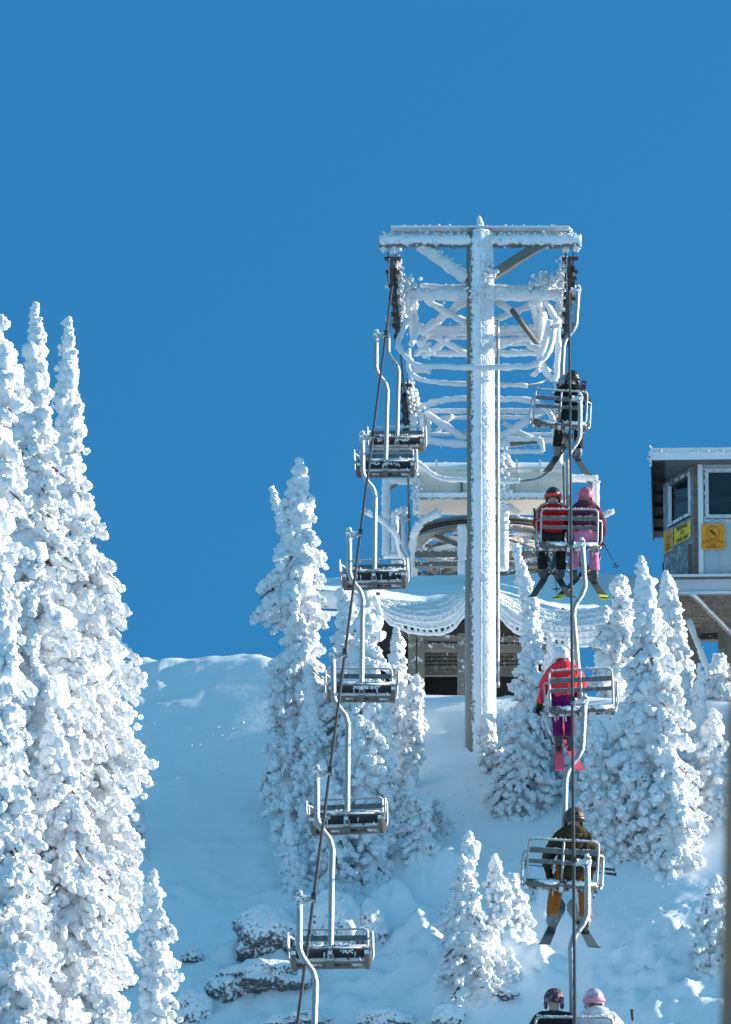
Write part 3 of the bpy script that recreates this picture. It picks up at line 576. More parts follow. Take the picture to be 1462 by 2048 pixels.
# sheave trains: frames, wheels and rime, running along the rope on both arms
def sheave_train(parent, org, pts, nwh, side, seed, wr=.2, lab=None):
    """pts: (px, py, Y) along the rope"""
    P = [atY(*p) - org for p in pts]
    m = MB()
    for i in range(len(P) - 1):
        for dx in (-.07, .07): m.bar(P[i] + Vector((dx, 0, .16)), P[i + 1] + Vector((dx, 0, .16)), .02, .2)
    for i in range(len(P)): m.bar(P[i] + Vector((-.14, 0, .12)), P[i] + Vector((.16, 0, .12)), .06, .06)
    for i in range(len(P) - 1): m.rime_line(P[i] + Vector((side * .12, 0, .1)), P[i + 1] + Vector((side * .12, 0, .1)), .06, int(34 * (P[i + 1] - P[i]).length), seed + i, spread=(.05, .02, .14))
    tr = m.build('sheave_train', [RUST, RIME], parent, lab)
    cur = curve(P, 10); 
    for k in range(nwh):
        c = cur[int((k + .5) / nwh * (len(cur) - 1))]
        w_ = MB(); w_.tube([c + Vector((-.045, 0, .02 - wr)), c + Vector((-.035, 0, .02 - wr)), c + Vector((.035, 0, .02 - wr)), c + Vector((.045, 0, .02 - wr))], [wr, wr * .88, wr * .88, wr], 20, 0, smooth=False)
        w_.tube([c + Vector((-.09, 0, .02 - wr)), c + Vector((.09, 0, .02 - wr))], .05, 10, 0)
        w_.build('sheave', DARK, tr)
    return tr
sheave_train(tower, base, [(784, 530, YT - 1.2), (787, 556, YT - .2), (792, 610, YT + 2.2), (798, 662, YT + 4.6)], 8, 1, 1, lab='rusty sheave train on the left arm')
sheave_train(tower, base, [(1139, 530, YT - 1.2), (1138, 556, YT - .2), (1135, 610, YT + 2.2), (1132, 662, YT + 4.6)], 8, -1, 21, lab='rusty sheave train on the right arm')
for nm, px, y0, y1 in (('sheave_frame', 784, 517, 568), ('sheave_frame', 1139, 514, 580)):
    m = MB(); m.bar(T(px, y1, YT - 1.3), T(px, y0, YT - 1.3), .09, .06, mi=0); s = -1 if px < 900 else 1
    m.bar(T(px + 8, y1 - 4, YT - 1.1), T(px + 8, y0 + 20, YT - 1.1), .05, .05); m.bar(T(px - 3, y1 - 20, YT - 1.3), T(px + 14, y1 - 24, YT - 1.3), .05, .07)
    m.rime_line(T(px - 5, y1, YT - 1.28), T(px - 5, y0, YT - 1.28), .025, 40, px, spread=(.008, .01, .02)); m.build(nm, [RUST, RIME], tower)
m = MB()
for px, s in ((1152, 1), (770, -1)):
    rt(m, [T(1139 if s > 0 else 790, 572, YT + 1), T(px, 574, YT + 1)], .035, px)
m.build('axle_bracket', RIME, tower)

# ------------------------------------------------------------------ second tower behind
Y5 = 160.5
b2 = tw(962, 1300, Y5); b2.z = gz(b2.x, Y5) - .3
tower2 = empty('lift_tower', b2, 'smaller rime covered lift tower frame seen behind the tall tower pole, above the housing', 'lift tower')
def T2(px, py, dY=0): return atY(px, py, Y5 + dY) - b2
m = MB(); m.tube([Vector((0, 0, 0)), T2(962, 800)], .24, 20, step=.5); m.build('pole', POLE, tower2)
m = MB(); sg = 200
for pts, r in (([T2(832, 824), T2(848, 812), T2(880, 802), T2(930, 797), T2(1000, 798), T2(1050, 800), T2(1090, 815), T2(1108, 850), T2(1110, 890)], .06),):
    rt(m, pts, r, sg, 1)
m.build('guard_rail', RIME, tower2)
m = MB()
for pts, r in (([T2(845, 880), T2(960, 890), T2(1115, 878)], .075), ([T2(856, 822, .6), T2(1108, 822, .6)], .05), ([T2(880, 836, .9), T2(1080, 834, .9)], .04), ([T2(840, 868, .5), T2(1110, 868, .8)], .035),
               ([T2(850, 826, .3), T2(935, 880, .1)], .075), ([T2(990, 880), T2(1090, 820, .3)], .075), ([T2(856, 825, .6), T2(856, 880)], .06), ([T2(842, 826, .3), T2(848, 880)], .05), ([T2(830, 824), T2(826, 870)], .055),
               ([T2(1005, 845, .6), T2(1070, 880, .6)], .05), ([T2(1115, 860), T2(1118, 930)], .08), ([T2(905, 830, .8), T2(870, 868, .8)], .05)):
    m = MB(); rt(m, pts, r, sg, .6, rough=.35); sg += 1; m.build('frame_bar', RIME, tower2)
m = MB()
q = [T2(1010, 878, -.3), T2(1082, 878, -.3), T2(1086, 903, -.3), T2(1012, 903, -.3)]
for i in range(4): rt(m, [q[i], q[(i + 1) % 4]], .045, 300 + i, .8)
m.bar(T2(1020, 888, -.2), T2(1075, 883, -.2), .04, .08, 1)
m.build('hanging_frame', [RIME, STEELD], tower2)
sheave_train(tower2, b2, [(808, 782, Y5 - 1.5), (812, 815, Y5), (814, 855, Y5 + 1.6)], 4, 1, 61)
sheave_train(tower2, b2, [(1127, 782, Y5 - 1.5), (1125, 815, Y5), (1123, 855, Y5 + 1.6)], 4, -1, 71)
m = MB(); m.blobs(np.array(T2(826, 800)) + g.normal(size=(110, 3)) * (.07, .15, .18), g.uniform(.04, .07, 110), 2, 9); m.build('rime_clump', RIME, tower2)

# ------------------------------------------------------------------ bullwheel terminal
YW = 170.0
bw = atY(975, 1300, YW); bw.z = gz(bw.x, YW) - .2
term = empty('bullwheel_terminal', bw, 'cream housing and big horizontal bullwheel of the upper lift station, hung with rime', 'lift terminal')
def W(px, py, dY=0): return atY(px, py, YW + dY) - bw
wc = W(975, 1082); RW = 1.66
m = MB(); 
prof = [(RW - .02, -.12), (RW + .06, -.12), (RW + .06, -.08), (RW - .03, -.03), (RW - .03, .03), (RW + .06, .08), (RW + .06, .12), (RW - .02, .12), (RW - .3, .1), (RW - .3, -.1)]
n = 96; A = np.arange(n) * 2 * np.pi / n; Vv = np.array([[r * np.cos(a), r * np.sin(a), z] for a in A for r, z in prof]); k = len(prof)
Ff = [[i * k + j, i * k + (j + 1) % k, ((i + 1) % n) * k + (j + 1) % k, ((i + 1) % n) * k + j] for i in range(n) for j in range(k)]
m.add(Vv + np.array(wc), Ff, 0, False)
cc = np.stack([np.cos(A) * (RW - .3), np.sin(A) * (RW - .3), A * 0 - .13], -1) + np.array(wc)
m.blobs(cc, g.uniform(.02, .045, n), 1, 4, mi=1); whl = m.build('bullwheel', [STEELD, RIME], term)
m = MB(); m.tube([wc + Vector((math.cos(q) * (RW + .012), math.sin(q) * (RW + .012), 0)) for q in A], .035, 8, closed=True); m.build('rim_liner', DARK, term)
for i in range(8):
    a = i * math.pi / 4 + .2; m = MB(); d = Vector((math.cos(a), math.sin(a), 0)); m.bar(wc + d * .2, wc + d * (RW - .25), .14, .1); m.build('spoke', STEEL, whl)
m = MB(); m.tube([wc + Vector((0, 0, -.25)), wc + Vector((0, 0, .9))], .28, 20); m.build('hub', STEELD, term)
# housing: long rounded box over the wheel
m = MB(); a, b = W(826, 975, -1.2), W(1136, 975, -1.2); nn = 24
prof = []
cx_ = a.z; hh = (W(830, 940, -1.2).z - a.z); lo = W(830, 1008, -1.2).z - a.z
for t in np.linspace(-.15 * math.pi, .5 * math.pi, 10): prof.append((-.55 - .35 * math.cos(t), hh - .38 + .38 * math.sin(t) + 0))
prof += [(.9, hh), (.9, lo), (-.82, lo)]
Vv = [[x, a.y + py_, a.z + pz_] for x in (a.x, b.x) for py_, pz_ in prof]; k = len(prof)
m.add(Vv, [[j, (j + 1) % k, k + (j + 1) % k, k + j] for j in range(k)], 0, False); m.add(Vv[:k], [list(range(k))[::-1]]); m.add(Vv[k:], [list(range(k))])
hs = m.build('housing', CREAM, term)
m = MB()
for px in (872, 1032, 1078): m.bar(W(px, 942, -1.2) + Vector((0, -.93, 0)), W(px, 1008, -1.2) + Vector((0, -.86, 0)), .04, .04)
m.bar(W(826, 960, -1.2) + Vector((0, -.93, 0)), W(1136, 960, -1.2) + Vector((0, -.93, 0)), .03, .05)
m.build('seam_rib', CREAM, hs)
m = MB(); m.bar(W(822, 1014, -1.2) + Vector((0, -.88, 0)), W(1140, 1014, -1.2) + Vector((0, -.88, 0)), .2, .1); m.rime_line(W(822, 1018, -1.2) + Vector((0, -.95, 0)), W(1140, 1018, -1.2) + Vector((0, -.95, 0)), .04, 120, 7, spread=(.01, .03, .03)); m.build('housing_flange', [STEEL, RIME], hs)
m = MB(); m.bar(W(922, 1005, -1.2) + Vector((0, -.89, 0)), W(922, 985, -1.2) + Vector((0, -.89, 0)), .12, .03); m.build('access_hatch', mat('hatch_brown', (.12, .07, .05), .8, bump=.4), hs)
m = MB(); 
tt_ = g.random(1500)[:, None]; cc_ = np.array(a) + (np.array(b) - np.array(a)) * tt_ + np.stack([np.zeros(1500), g.uniform(-.62, .8, 1500), np.full(1500, hh - .01)], -1); cc_[:, 2] -= np.where(g.random(1500) < 0, 0, 0); dd_ = cc_[:, 1] - a.y; cc_[:, 2] -= np.clip(-dd_ - .5, 0, 1) ** 2 * 1.2; m.blobs(cc_, g.uniform(.02, .05, 1500), 1, 31)
m.box((a + b) / 2 + Vector((0, .35, hh + .02)), ((b - a).length, 1.0, .05))
m.blobs(np.array(W(1004, 928, -2)) + g.normal(size=(150, 3)) * (.11, .1, .11), g.uniform(.03, .08, 150), 2, 6)
m.blobs(np.array(W(1004, 965, -2.2)) + g.normal(size=(170, 3)) * (.06, .06, .28), g.uniform(.03, .07, 170), 2, 7)
m.blobs(np.array(W(834, 975, -2.2)) + g.normal(size=(150, 3)) * (.035, .06, .3), g.uniform(.02, .05, 150), 2, 8)
m.build('snow_cover', RIME, hs)
# white gallows frames and rails
m = MB(); sg = 400
for pts, r in (([W(772, 957, -1), W(772, 1110, -1)], .085), ([W(790, 1022, 0), W(790, 1142, 0)], .075), ([W(1192, 962, -1), W(1192, 1050, -1)], .075),
               ([W(768, 962, -1), W(835, 962, -1)], .08), ([W(1100, 957, -1), W(1196, 957, -1)], .075), ([W(788, 1022, 0), W(815, 1022, 0)], .06), ([W(766, 1112, -1), W(810, 1110, -1)], .06),
               ([W(1006, 1010, -2), W(1006, 1140, -2)], .12), ([W(924, 1050, -2), W(924, 1155, -2)], .09), ([W(1016, 1010, -1.5), W(1040, 1028, -1.5)], .06)):
    m = MB(); rt(m, pts, r, sg, .5, smoothc=False, rough=.25); sg += 1; m.build('gallows_post', RIME, term)
for a, b in ((W(780, 978, -1), W(800, 964, -1)), (W(1175, 962, -1), W(1192, 980, -1))): m = MB(); m.bar(a, b, .05, .05); m.build('knee_brace', STEELD, term)
m = MB(); 
for pts, r in (([W(733, 1023, -2), W(765, 1042, -2), W(790, 1068, -2), W(801, 1100, -1.6), W(806, 1130, -1.2), W(822, 1155, -1)], .06),
               ([W(876, 1025, -2), W(848, 1040, -2), W(832, 1058, -2), W(826, 1085, -1.8), W(828, 1120, -1.6), W(826, 1160, -1.4)], .08),
               ([W(1220, 1024, -2), W(1190, 1042, -2), W(1172, 1062, -2)], .055), 
               ([W(808, 1020, -1.5), W(806, 1060, -1.5), W(812, 1110, -1.5), W(832, 1152, -1.5)], .035)):
    m = MB(); rt(m, pts, r, sg, .7); sg += 1; m.blobs(np.array(pts[0]) + g.normal(size=(8, 3)) * .03, g.uniform(.03, .06, 8), 2, 1); m.build('chair_guide_rail', RIME, term)
# front loop rail under the housing
m = MB()
rt(m, [W(832, 922, -3.2), W(850, 936, -3.2), W(878, 955, -3.2), W(930, 960, -3.2), W(1000, 962, -3.2), W(1040, 962, -3.2)], .05, 500, 1.2)
m.tube(curve([W(1040, 962, -3.2), W(1078, 955, -3.2), W(1104, 936, -3.2), W(1118, 912, -3.2)]), .03, 8, 1)
m.build('loop_rail', [RIME, STEELD], term)
# machine frame under the wheel
m = MB()
for (x0, y0, d0, x1, y1, d1, w_, h_) in ((830, 1108, -1.7, 1140, 1108, -1.7, .12, .12), (830, 1130, -1.7, 1140, 1130, -1.7, .2, .1), (830, 1152, -1.2, 1140, 1152, -1.2, .2, .16), (850, 1130, -1.6, 900, 1160, -1, .12, .1), (920, 1128, -1.6, 860, 1160, -1, .12, .1),
                                       (1020, 1128, -1.6, 1075, 1160, -1, .12, .1), (1090, 1128, -1.6, 1030, 1160, -1, .12, .1), (850, 1060, -.5, 930, 1095, -1.5, .14, .1), (1010, 1072, -1.6, 1120, 1110, -.6, .12, .1), (1010, 1104, -1.6, 1100, 1060, -.6, .12, .1), (860, 1100, 1, 940, 1062, .2, .12, .1), (1000, 1050, .5, 1130, 1058, .5, .1, .12)):
    a, b = W(x0, y0, d0), W(x1, y1, d1); m.bar(a, b, w_, h_); m.rime_line(a, b, .035, int(18 * (b - a).length), x0 + y0, off=(0, -w_ / 2, h_ / 2), spread=(.02, .03, .03))
m.build('machine_frame', [STEELD, RIME], term)
for px in (850, 1000, 1110): m = MB(); m.bar(W(px, 1150, -.5), W(px, 1290, -.5), .3, .3); m.build('support_column', STEEL, term)
# rope: one endless loop over both towers and round the bullwheel
lt = [atd(537, 2500, 83.5), atd(595, 2048, 96.6), atd(785, 566, 151.4)]
rp = [atd(1153.5, 2500, 83.5), atd(1150, 2048, 96.6), atd(1138, 566, 151.4)]
ltop = [atY(789, 590, YT + 1), atY(795, 640, YT + 3.4), atY(800, 690, YT + 6), atY(810, 790, Y5 - 1), atY(814, 850, Y5 + 1.4)]
rtop = [atY(1137, 590, YT + 1), atY(1134, 640, YT + 3.4), atY(1130, 690, YT + 6), atY(1126, 790, Y5 - 1), atY(1124, 850, Y5 + 1.4)]
wcw = wc + bw
arc = [wcw + Vector((RW * math.cos(a), RW * math.sin(a), 0)) for a in np.linspace(math.pi, 0, 25)]
m = MB(); m.tube(lt + ltop + arc + rtop[::-1] + rp[::-1], .021, 8)
rope = m.build('haul_rope', ROPE, None, 'dark steel haul rope looping up over both towers and round the bullwheel', 'cable')
# small second cable: comm line seen right beside the right rope at top
# ------------------------------------------------------------------ snow ramp, nets and the open structure under it
def ramp():
    # upper edge row (silhouette) and lower edge row in pixels
    xs = np.linspace(600, 1345, 150)
    top_ = np.interp(xs, [600, 650, 760, 900, 1000, 1140, 1220, 1345], [1160, 1156, 1152, 1155, 1150, 1146, 1152, 1160])
    bot = np.interp(xs, [600, 700, 760, 800, 850, 900, 950, 1000, 1060, 1100, 1200, 1345], [1180, 1184, 1196, 1214, 1224, 1214, 1192, 1198, 1226, 1240, 1262, 1290])
    rows = []; nr = 40
    for j in range(nr):
        t = j / (nr - 1)
        rows.append([atY(x, b + (a - b) * (t ** .9), 153.6 + 9 * t) for x, a, b in zip(xs, top_, bot)])
    rows = [[p + Vector((0, .5, -.22)) for p in rows[0]]] + rows
    last = rows[-1]
    for d in (.8, 2): rows.append([p + Vector((0, d, .02)) for p in last])
    rows.append([p + Vector((0, 2, -.3)) for p in last]); rows.append([p + Vector((0, .1, -.35)) for p in last]); rows.append([p + Vector((0, .6, -.24)) for p in rows[1]])
    V = np.array([[p[:] for p in r] for r in rows]); V[1:-1, :, 2] += fbm(V[1:-1] * np.array([1.2, 1.2, 1.2]), 4) * .07
    nr, nc = V.shape[:2]; ii = (np.arange(nr - 1)[:, None] * nc + np.arange(nc - 1)[None]).ravel()
    MB().add(V.reshape(-1, 3), np.stack([ii, ii + 1, ii + nc + 1, ii + nc], -1), 0, True).build('snow_ramp', GROUND, kind='structure', label='shaded snow covered unloading ramp behind the tower')
ramp()
YS = 154.0
bs = atY(930, 1400, YS); bs.z = gz(bs.x, YS) - .3
st = empty('lift_station', bs, 'weathered open timber and steel substructure under the snow covered ramp', 'building')
def S(px, py, dY=0): return atY(px, py, YS + dY) - bs
m = MB()
for x0, y0, x1, y1, w_, h_ in ((816, 1278, 1130, 1284, .3, .11), (816, 1296, 1130, 1298, .25, .12), (590, 1188, 760, 1194, .25, .12)):
    m = MB(); a, b = S(x0, y0), S(x1, y1); m.bar(a, b, w_, h_); m.rime_line(a, b, .02, int(14 * (b - a).length), x0, off=(0, -w_ / 2, h_ / 2), spread=(.02, .02, .02), sub=1); m.build('floor_beam', [STAT, RIME], st)
m = MB()
for px, w_ in ((824, .2), (842, .14), (922, .12), (1046, .14)): m = MB(); m.bar(S(px, 1268, -.1), S(px, 1420, -.1), w_, .14); m.build('post', STAT, st)
for a, b in ((S(755, 1215, .1), S(830, 1280, .1)), (S(1040, 1262, .2), S(1100, 1290, .2))): m = MB(); m.bar(a, b, .14, .14); m.build('raking_brace', WOOD, st)
m = MB()
def holes_panel(m, x0, x1, y0, y1, dY, nx_, nz_, th=.3, mi=0):
    """an expanded metal sheet: thin strips leaving real holes"""
    A, B, Cc = S(x0, y0, dY), S(x1, y0, dY), S(x0, y1, dY)
    for i in range(nx_ + 1):
        t = i / nx_; p = A.lerp(B, t); m.bar(p, p + (Cc - A), (B - A).length / nx_ * th, .02, mi)
    for j in range(nz_ + 1):
        t = j / nz_; p = A.lerp(Cc, t); m.bar(p + Vector((0, .004, 0)), p + (B - A) + Vector((0, .004, 0)), .02, (Cc - A).length / nz_ * th, mi)
holes_panel(m, 822, 1050, 1302, 1334, .6, 22, 4, .55); m.build('mesh_panel', STAT, st)
m = MB(); m.bar(S(822, 1322, 3.5), S(1060, 1322, 3.5), .1, .6); m.build('inner_wall', DKWOOD, st)
m = MB(); m.bar(S(822, 1342, .8), S(1060, 1342, .8), .1, .2); m.build('sill_beam', STAT, st)
m = MB(); a, b = S(762, 1243, 1.3), S(1215, 1262, 1.3); m.bar(a, b, .06, .62)
for k in range(9): q = a.lerp(b, k / 8); m.bar(q + Vector((0, -.06, .3)), q + Vector((0, -.06, -.3)), .08, .05)
m.build('net_backdrop', mat('shadowed_planks', (.13, .11, .085), .85, var=.5, bump=.4), st)  # dark backdrop added so the net holes read as shade
m = MB(); 
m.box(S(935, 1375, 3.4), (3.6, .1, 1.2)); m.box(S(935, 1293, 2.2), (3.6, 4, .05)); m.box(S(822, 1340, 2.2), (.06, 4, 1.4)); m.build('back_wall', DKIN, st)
m = MB(); m.box(S(1011, 1370, 1), (.5, .05, .7)); m.build('opening_shade_panel', DKIN, st)  # solid dark panel standing in for a shaded opening
m = MB()
for i, x in enumerate((1095, 1112, 1132, 1152, 1172, 1196)):
    a = S(x, 1226 + (i % 2) * 2, -.35); m.box(a, (.12 + .06 * (i % 3), .03, .12), Matrix.Rotation(.5, 3, 'Y')); m.build('deck_plank', mat('plank_brown', (.14, .09, .06), .8, bump=.4, var=.5), st, label='brown plank end poking through the snow under the skis'); m = MB()
# nets
def net(name, top_pts, bot_pts, Y, label, nx_, nz_, bulge=.15):
    o0 = atY(*top_pts[0], Y); tp = [atY(*p, Y) - o0 for p in top_pts]; bp = [atY(*p, Y - .25) - o0 for p in bot_pts]
    tp = curve(tp, 8); bp = curve(bp, 8)
    def samp(P, t): f = t * (len(P) - 1); i = min(int(f), len(P) - 2); return P[i].lerp(P[i + 1], f - i)
    m = MB(); g2 = np.random.default_rng(nx_)
    grid = [[samp(tp, i / nx_).lerp(samp(bp, i / nx_), (j / nz_)) + Vector((g2.normal() * .01, -bulge * math.sin(math.pi * j / nz_), g2.normal() * .01)) for i in range(nx_ + 1)] for j in range(nz_ + 1)]
    for j in range(nz_ + 1): m.tube(grid[j], .026 + .018 * (1 - j / nz_) + (.01 if j == nz_ else 0), 6, rough=.6, step=.05, freq=14)
    for i in range(nx_ + 1): m.tube([grid[j][i] for j in range(nz_ + 1)], .026, 6, rough=.5, step=.05, freq=14)
    n = 1500; tt = g2.random(n); jj = g2.random(n) ** 1.6 * .48
    C = [samp(tp, t).lerp(samp(bp, t), q) + Vector((0, -bulge * math.sin(math.pi * q), 0)) for t, q in zip(tt, jj)]
    m.blobs(np.array([c[:] for c in C]), g2.uniform(.025, .055, n), 1, 3)
    o = m.build(name, RIME, None, label, 'net', 'snow crusted safety nets on the ramp edge'); o.location = o0
net('safety_net', [(735, 1195), (800, 1205), (870, 1205), (932, 1178)], [(748, 1215), (790, 1252), (850, 1268), (905, 1258), (936, 1212)], 153.2, 'snow crusted safety net sagging left of the tower pole', 19, 6)
net('safety_net', [(992, 1185), (1060, 1215), (1130, 1225), (1215, 1215)], [(992, 1222), (1030, 1262), (1090, 1284), (1150, 1292), (1215, 1285)], 153.2, 'snow crusted safety net right of the tower pole beneath the skis', 21, 6)

# ------------------------------------------------------------------ operator hut
YH = 159.5
bh = atY(1395, 1152, YH)
hut = empty('operator_hut', bh, 'small frosted operator hut with windows on a raised platform at the right edge', 'hut')
def Hh(px, py, dY=0): return atY(px, py, YH + dY) - bh
zt = Hh(1395, 928).z; wx = Hh(1325, 1000, 1.4).x; wid = 2.6
foot = [(0, 0), (wid, 0), (wid, 5.2), (wx, 5.2), (wx, 1.3)]   # chamfered near corner
def wall(m, a, b, z0, z1, hole=None, th=.08, mi=0):
    """wall from a to b with an optional window hole (u0, u1, v0, v1)"""
    a = Vector((*a, 0)); b = Vector((*b, 0)); u = (b - a); Ln = u.length; u.normalize()
    def pan(u0, u1, v0, v1):
        if u1 - u0 > .001 and v1 - v0 > .001:
            p, q = a + u * u0 + Vector((0, 0, (v0 + v1) / 2)), a + u * u1 + Vector((0, 0, (v0 + v1) / 2)); m.bar(p, q, th, v1 - v0, mi)
    if not hole: pan(0, Ln, z0, z1); return
    h = hole; pan(0, h[0], z0, z1); pan(h[1], Ln, z0, z1); pan(h[0], h[1], z0, h[2]); pan(h[0], h[1], h[3], z1)
fz = lambda py: Hh(1395, py).z
m = MB()
fw = (.15, 1.75, fz(1040), fz(938)); wall(m, foot[0], foot[1], 0, zt, fw); wall(m, foot[1], foot[2], 0, zt); wall(m, foot[2], foot[3], 0, zt); wall(m, foot[3], foot[4], 0, zt)
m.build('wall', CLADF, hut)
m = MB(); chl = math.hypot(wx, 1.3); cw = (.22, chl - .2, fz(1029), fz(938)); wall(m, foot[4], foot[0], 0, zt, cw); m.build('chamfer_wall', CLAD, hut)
def window(a, b, h, frame_mat, lab):
    a = Vector((*a, 0)); b = Vector((*b, 0)); u = (b - a).normalized(); nrm = Vector((u.y, -u.x, 0))
    mm = MB(); u0, u1, v0, v1 = h; fwd = nrm * .03
    for (p0, q0, p1, q1) in ((u0, v0 + .035, u1, v0 + .035), (u0, v1 - .035, u1, v1 - .035)): mm.bar(a + u * p0 + Vector((0, 0, q0)) + fwd, a + u * p1 + Vector((0, 0, q1)) + fwd, .09, .07)
    for p0 in (u0 + .035, u1 - .035): mm.bar(a + u * p0 + Vector((0, 0, v0 + .07)) + fwd, a + u * p0 + Vector((0, 0, v1 - .07)) + fwd, .07, .09)
    wn = mm.build('window', frame_mat, hut, lab)
    gm = MB(); pz = (v0 + v1) / 2; gm.bar(a + u * (u0 + .06) + Vector((0, 0, pz)) - nrm * .01, a + u * (u1 - .06) + Vector((0, 0, pz)) - nrm * .01, .012, v1 - v0 - .12)
    gm.build('pane', GLASS, wn); return wn
for k_ in range(5):
    m = MB(); x_ = .42 + k_ * .42; m.bar((x_, -.046, .02), (x_, -.046, fw[2] - .03), .012, .012); m.build('panel_seam', CLAD, hut)
m = MB(); m.box((.95, 2.4, zt * .5), (2.9, .06, zt)); m.box((.3, 1.9, zt * .72), (.5, .4, .3)); m.bar((-.6, 2.0, zt - .35), (2.2, 1.4, zt - .25), .1, .1, 1); m.build('interior_partition', [mat('interior_board', (.10, .10, .09), .8, var=.5, vscale=3), mat('interior_rail', (.45, .42, .36), .7)], hut)
m = MB(); gg = np.random.default_rng(12); q_ = np.stack([np.concatenate([gg.uniform(.1, 1.8, 300), gg.normal(.16, .02, 90), gg.uniform(0, 2.5, 260)]), gg.normal(-.05, .012, 650), np.concatenate([gg.normal(fw[2] - .03, .02, 300), gg.uniform(fw[2], fw[3], 90), np.abs(gg.normal(0, .05, 260))])], -1); m.blobs(q_, gg.uniform(.006, .022, 650), 1, 3); m.build('wall_frost', RIME, hut)
window(foot[0], foot[1], (.17, 1.72, fw[2] + .02, fw[3] - .01), mat('frosted_frame', (.62, .68, .74), .6, bump=.5, var=.3), 'wide front window with a frosted pale frame')
wn = window(foot[4], foot[0], (cw[0] + .02, cw[1] - .02, cw[2] + .02, cw[3] - .01), WOODF, 'narrow window in the slanted corner wall')
# things seen through the chamfer window: light desk / blind
m = MB(); c0 = Vector((wx * .55, 1.15, 0)); m.bar(c0 + Vector((-.25, .3, fz(1022))), c0 + Vector((.5, -.1, fz(1000))), .05, .13); m.build('window_shelf', mat('pale_board', (.55, .46, .38), .7), hut)
m = MB(); m.bar(Vector((-.02, -.05, 0)), Vector((-.02, -.05, zt)), .09, .09); m.bar(Vector((.072, -.05, 0)), Vector((.072, -.05, zt)), .1, .06, 1); m.build('corner_post', [mat('brown_corner_post', (.17, .13, .10), .8, bump=.3, var=.4), WOODF], hut)
m = MB()
u_ = (Vector((0, 0, 0)) - Vector((wx, 1.3, 0))).normalized()
m.bar(Vector((-.14, .18, .02)), Vector((-.14, .18, fz(1085))), .1, .14)
m.build('door_jamb', mat('brown_jamb', (.16, .12, .10), .8, bump=.3), hut)
m = MB()
zr = fz(916); z0 = fz(931)
m.box(((wx - .28 + wid + .2) / 2, 2.55, (zr + z0) / 2), (wid + .48 - wx, 6.0, zr - z0)); m.build('roof', [WOODF], hut)
m = MB(); m.rime_line((wx - .3, -.42, zr), (wid + .2, -.42, zr), .05, 260, 4, spread=(.01, .05, .012), mi=0); m.box(((wx - .28 + wid + .2) / 2, 2.5, zr + .05), (wid - wx + .44, 5.9, .08)); m.blobs(np.array((wx - .27, -.43, (zr + z0) / 2)) + g.normal(size=(40, 3)) * (.02, .02, .08), g.uniform(.015, .03, 40), 2, 6)
m.build('roof_snow', RIME, hut)
m = MB(); m.box((wx - .14, 2.6, z0 - .015), (.27, 5.85, .03)); m.bar((wx - .26, -.3, z0 - .05), (wx - .26, 5.5, z0 - .05), .03, .1)
for k in range(6): m.bar((wx - .26, k * .95, z0 - .06), (wx, k * .95, z0 - .06), .05, .08)
m.build('soffit', DKWOOD, hut)
# platform
m = MB()
zf = -.06
m.box((1.1, .1, zf - .12), (3.4, .12, .24)); m.box((1.1, .02, zf - .30), (3.4, .16, .06)); m.box((1.1, -.02, zf + .03), (3.5, .3, .05))
m.box((-.62, 2.0, zf - .15), (.1, 3.9, .3)); 
m.rime_line((-.65, -.12, zf + .05), (2.6, -.12, zf + .05), .03, 160, 9, spread=(.01, .03, .01), sub=1)
plat = m.build('platform', [WOODF, RIME], hut)
m = MB(); pz = zf - .26; y1 = 3.3
for i in range(40): m.bar((-.55 + i * .08, .15, pz), (-.55 + i * .08, y1, pz), .03, .02)
for j in range(22): m.bar((-.58, .2 + j * .145, pz + .003), (2.6, .2 + j * .145, pz + .003), .02, .075)
m.build('floor_grating', mat('grating_steel', (.30, .27, .24), .7, bump=.4, var=.4), plat)
m = MB(); m.box((1.0, 1.8, pz + .25), (3.2, 3.3, .02)); m.build('deck_board', DKWOOD, plat)
m = MB(); m.bar((-.6, y1 + .1, pz - .05), (2.6, y1 + .1, pz - .05), .2, .22); m.build('rear_beam', WOOD, plat)
m = MB(); m.bar((-.5, -.05, zf - .28), (-.5, -.05, zf - 1.0), .24, .2); m.rime_line((-.5, -.15, zf - .3), (-.5, -.15, zf - .95), .05, 60, 4, spread=(.07, .03, .02)); m.build('hanging_post', [WOODF, RIME], plat)
m = MB()
a, b = Hh(1385, 1188, -.1), Hh(1470, 1282, 1.5); m.tube([a, b], .05, 10, rough=.3, step=.06); m.build('diagonal_brace', STEEL, hut)
m = MB(); a, b = Hh(1380, 1240, -.6), Hh(1444, 1405, -1.2); rt(m, [a, b], .055, 901, 1.2); m.build('guy_brace', RIME, hut, label='rime thick diagonal brace running down into the trees')
for a, w_ in ((Hh(1443, 1265, 2.5), .34), (Hh(1375, 1262, 3.0), .25), (Hh(1560, 1262, 3.0), .25)): m = MB(); m.bar(a, Vector((a.x, a.y, -9)), w_, w_); m.build('leg', STEELD, hut)
m = MB(); a = Hh(1321, 1110, .9); m.box((wx - .04, 1.5, fz(1105)), (.06, .12, .35)); m.build('junction_box', DARK, hut)
hut.rotation_euler = (0, 0, R(-2.3)); HR = Matrix.Rotation(R(-2.3), 3, 'Z')
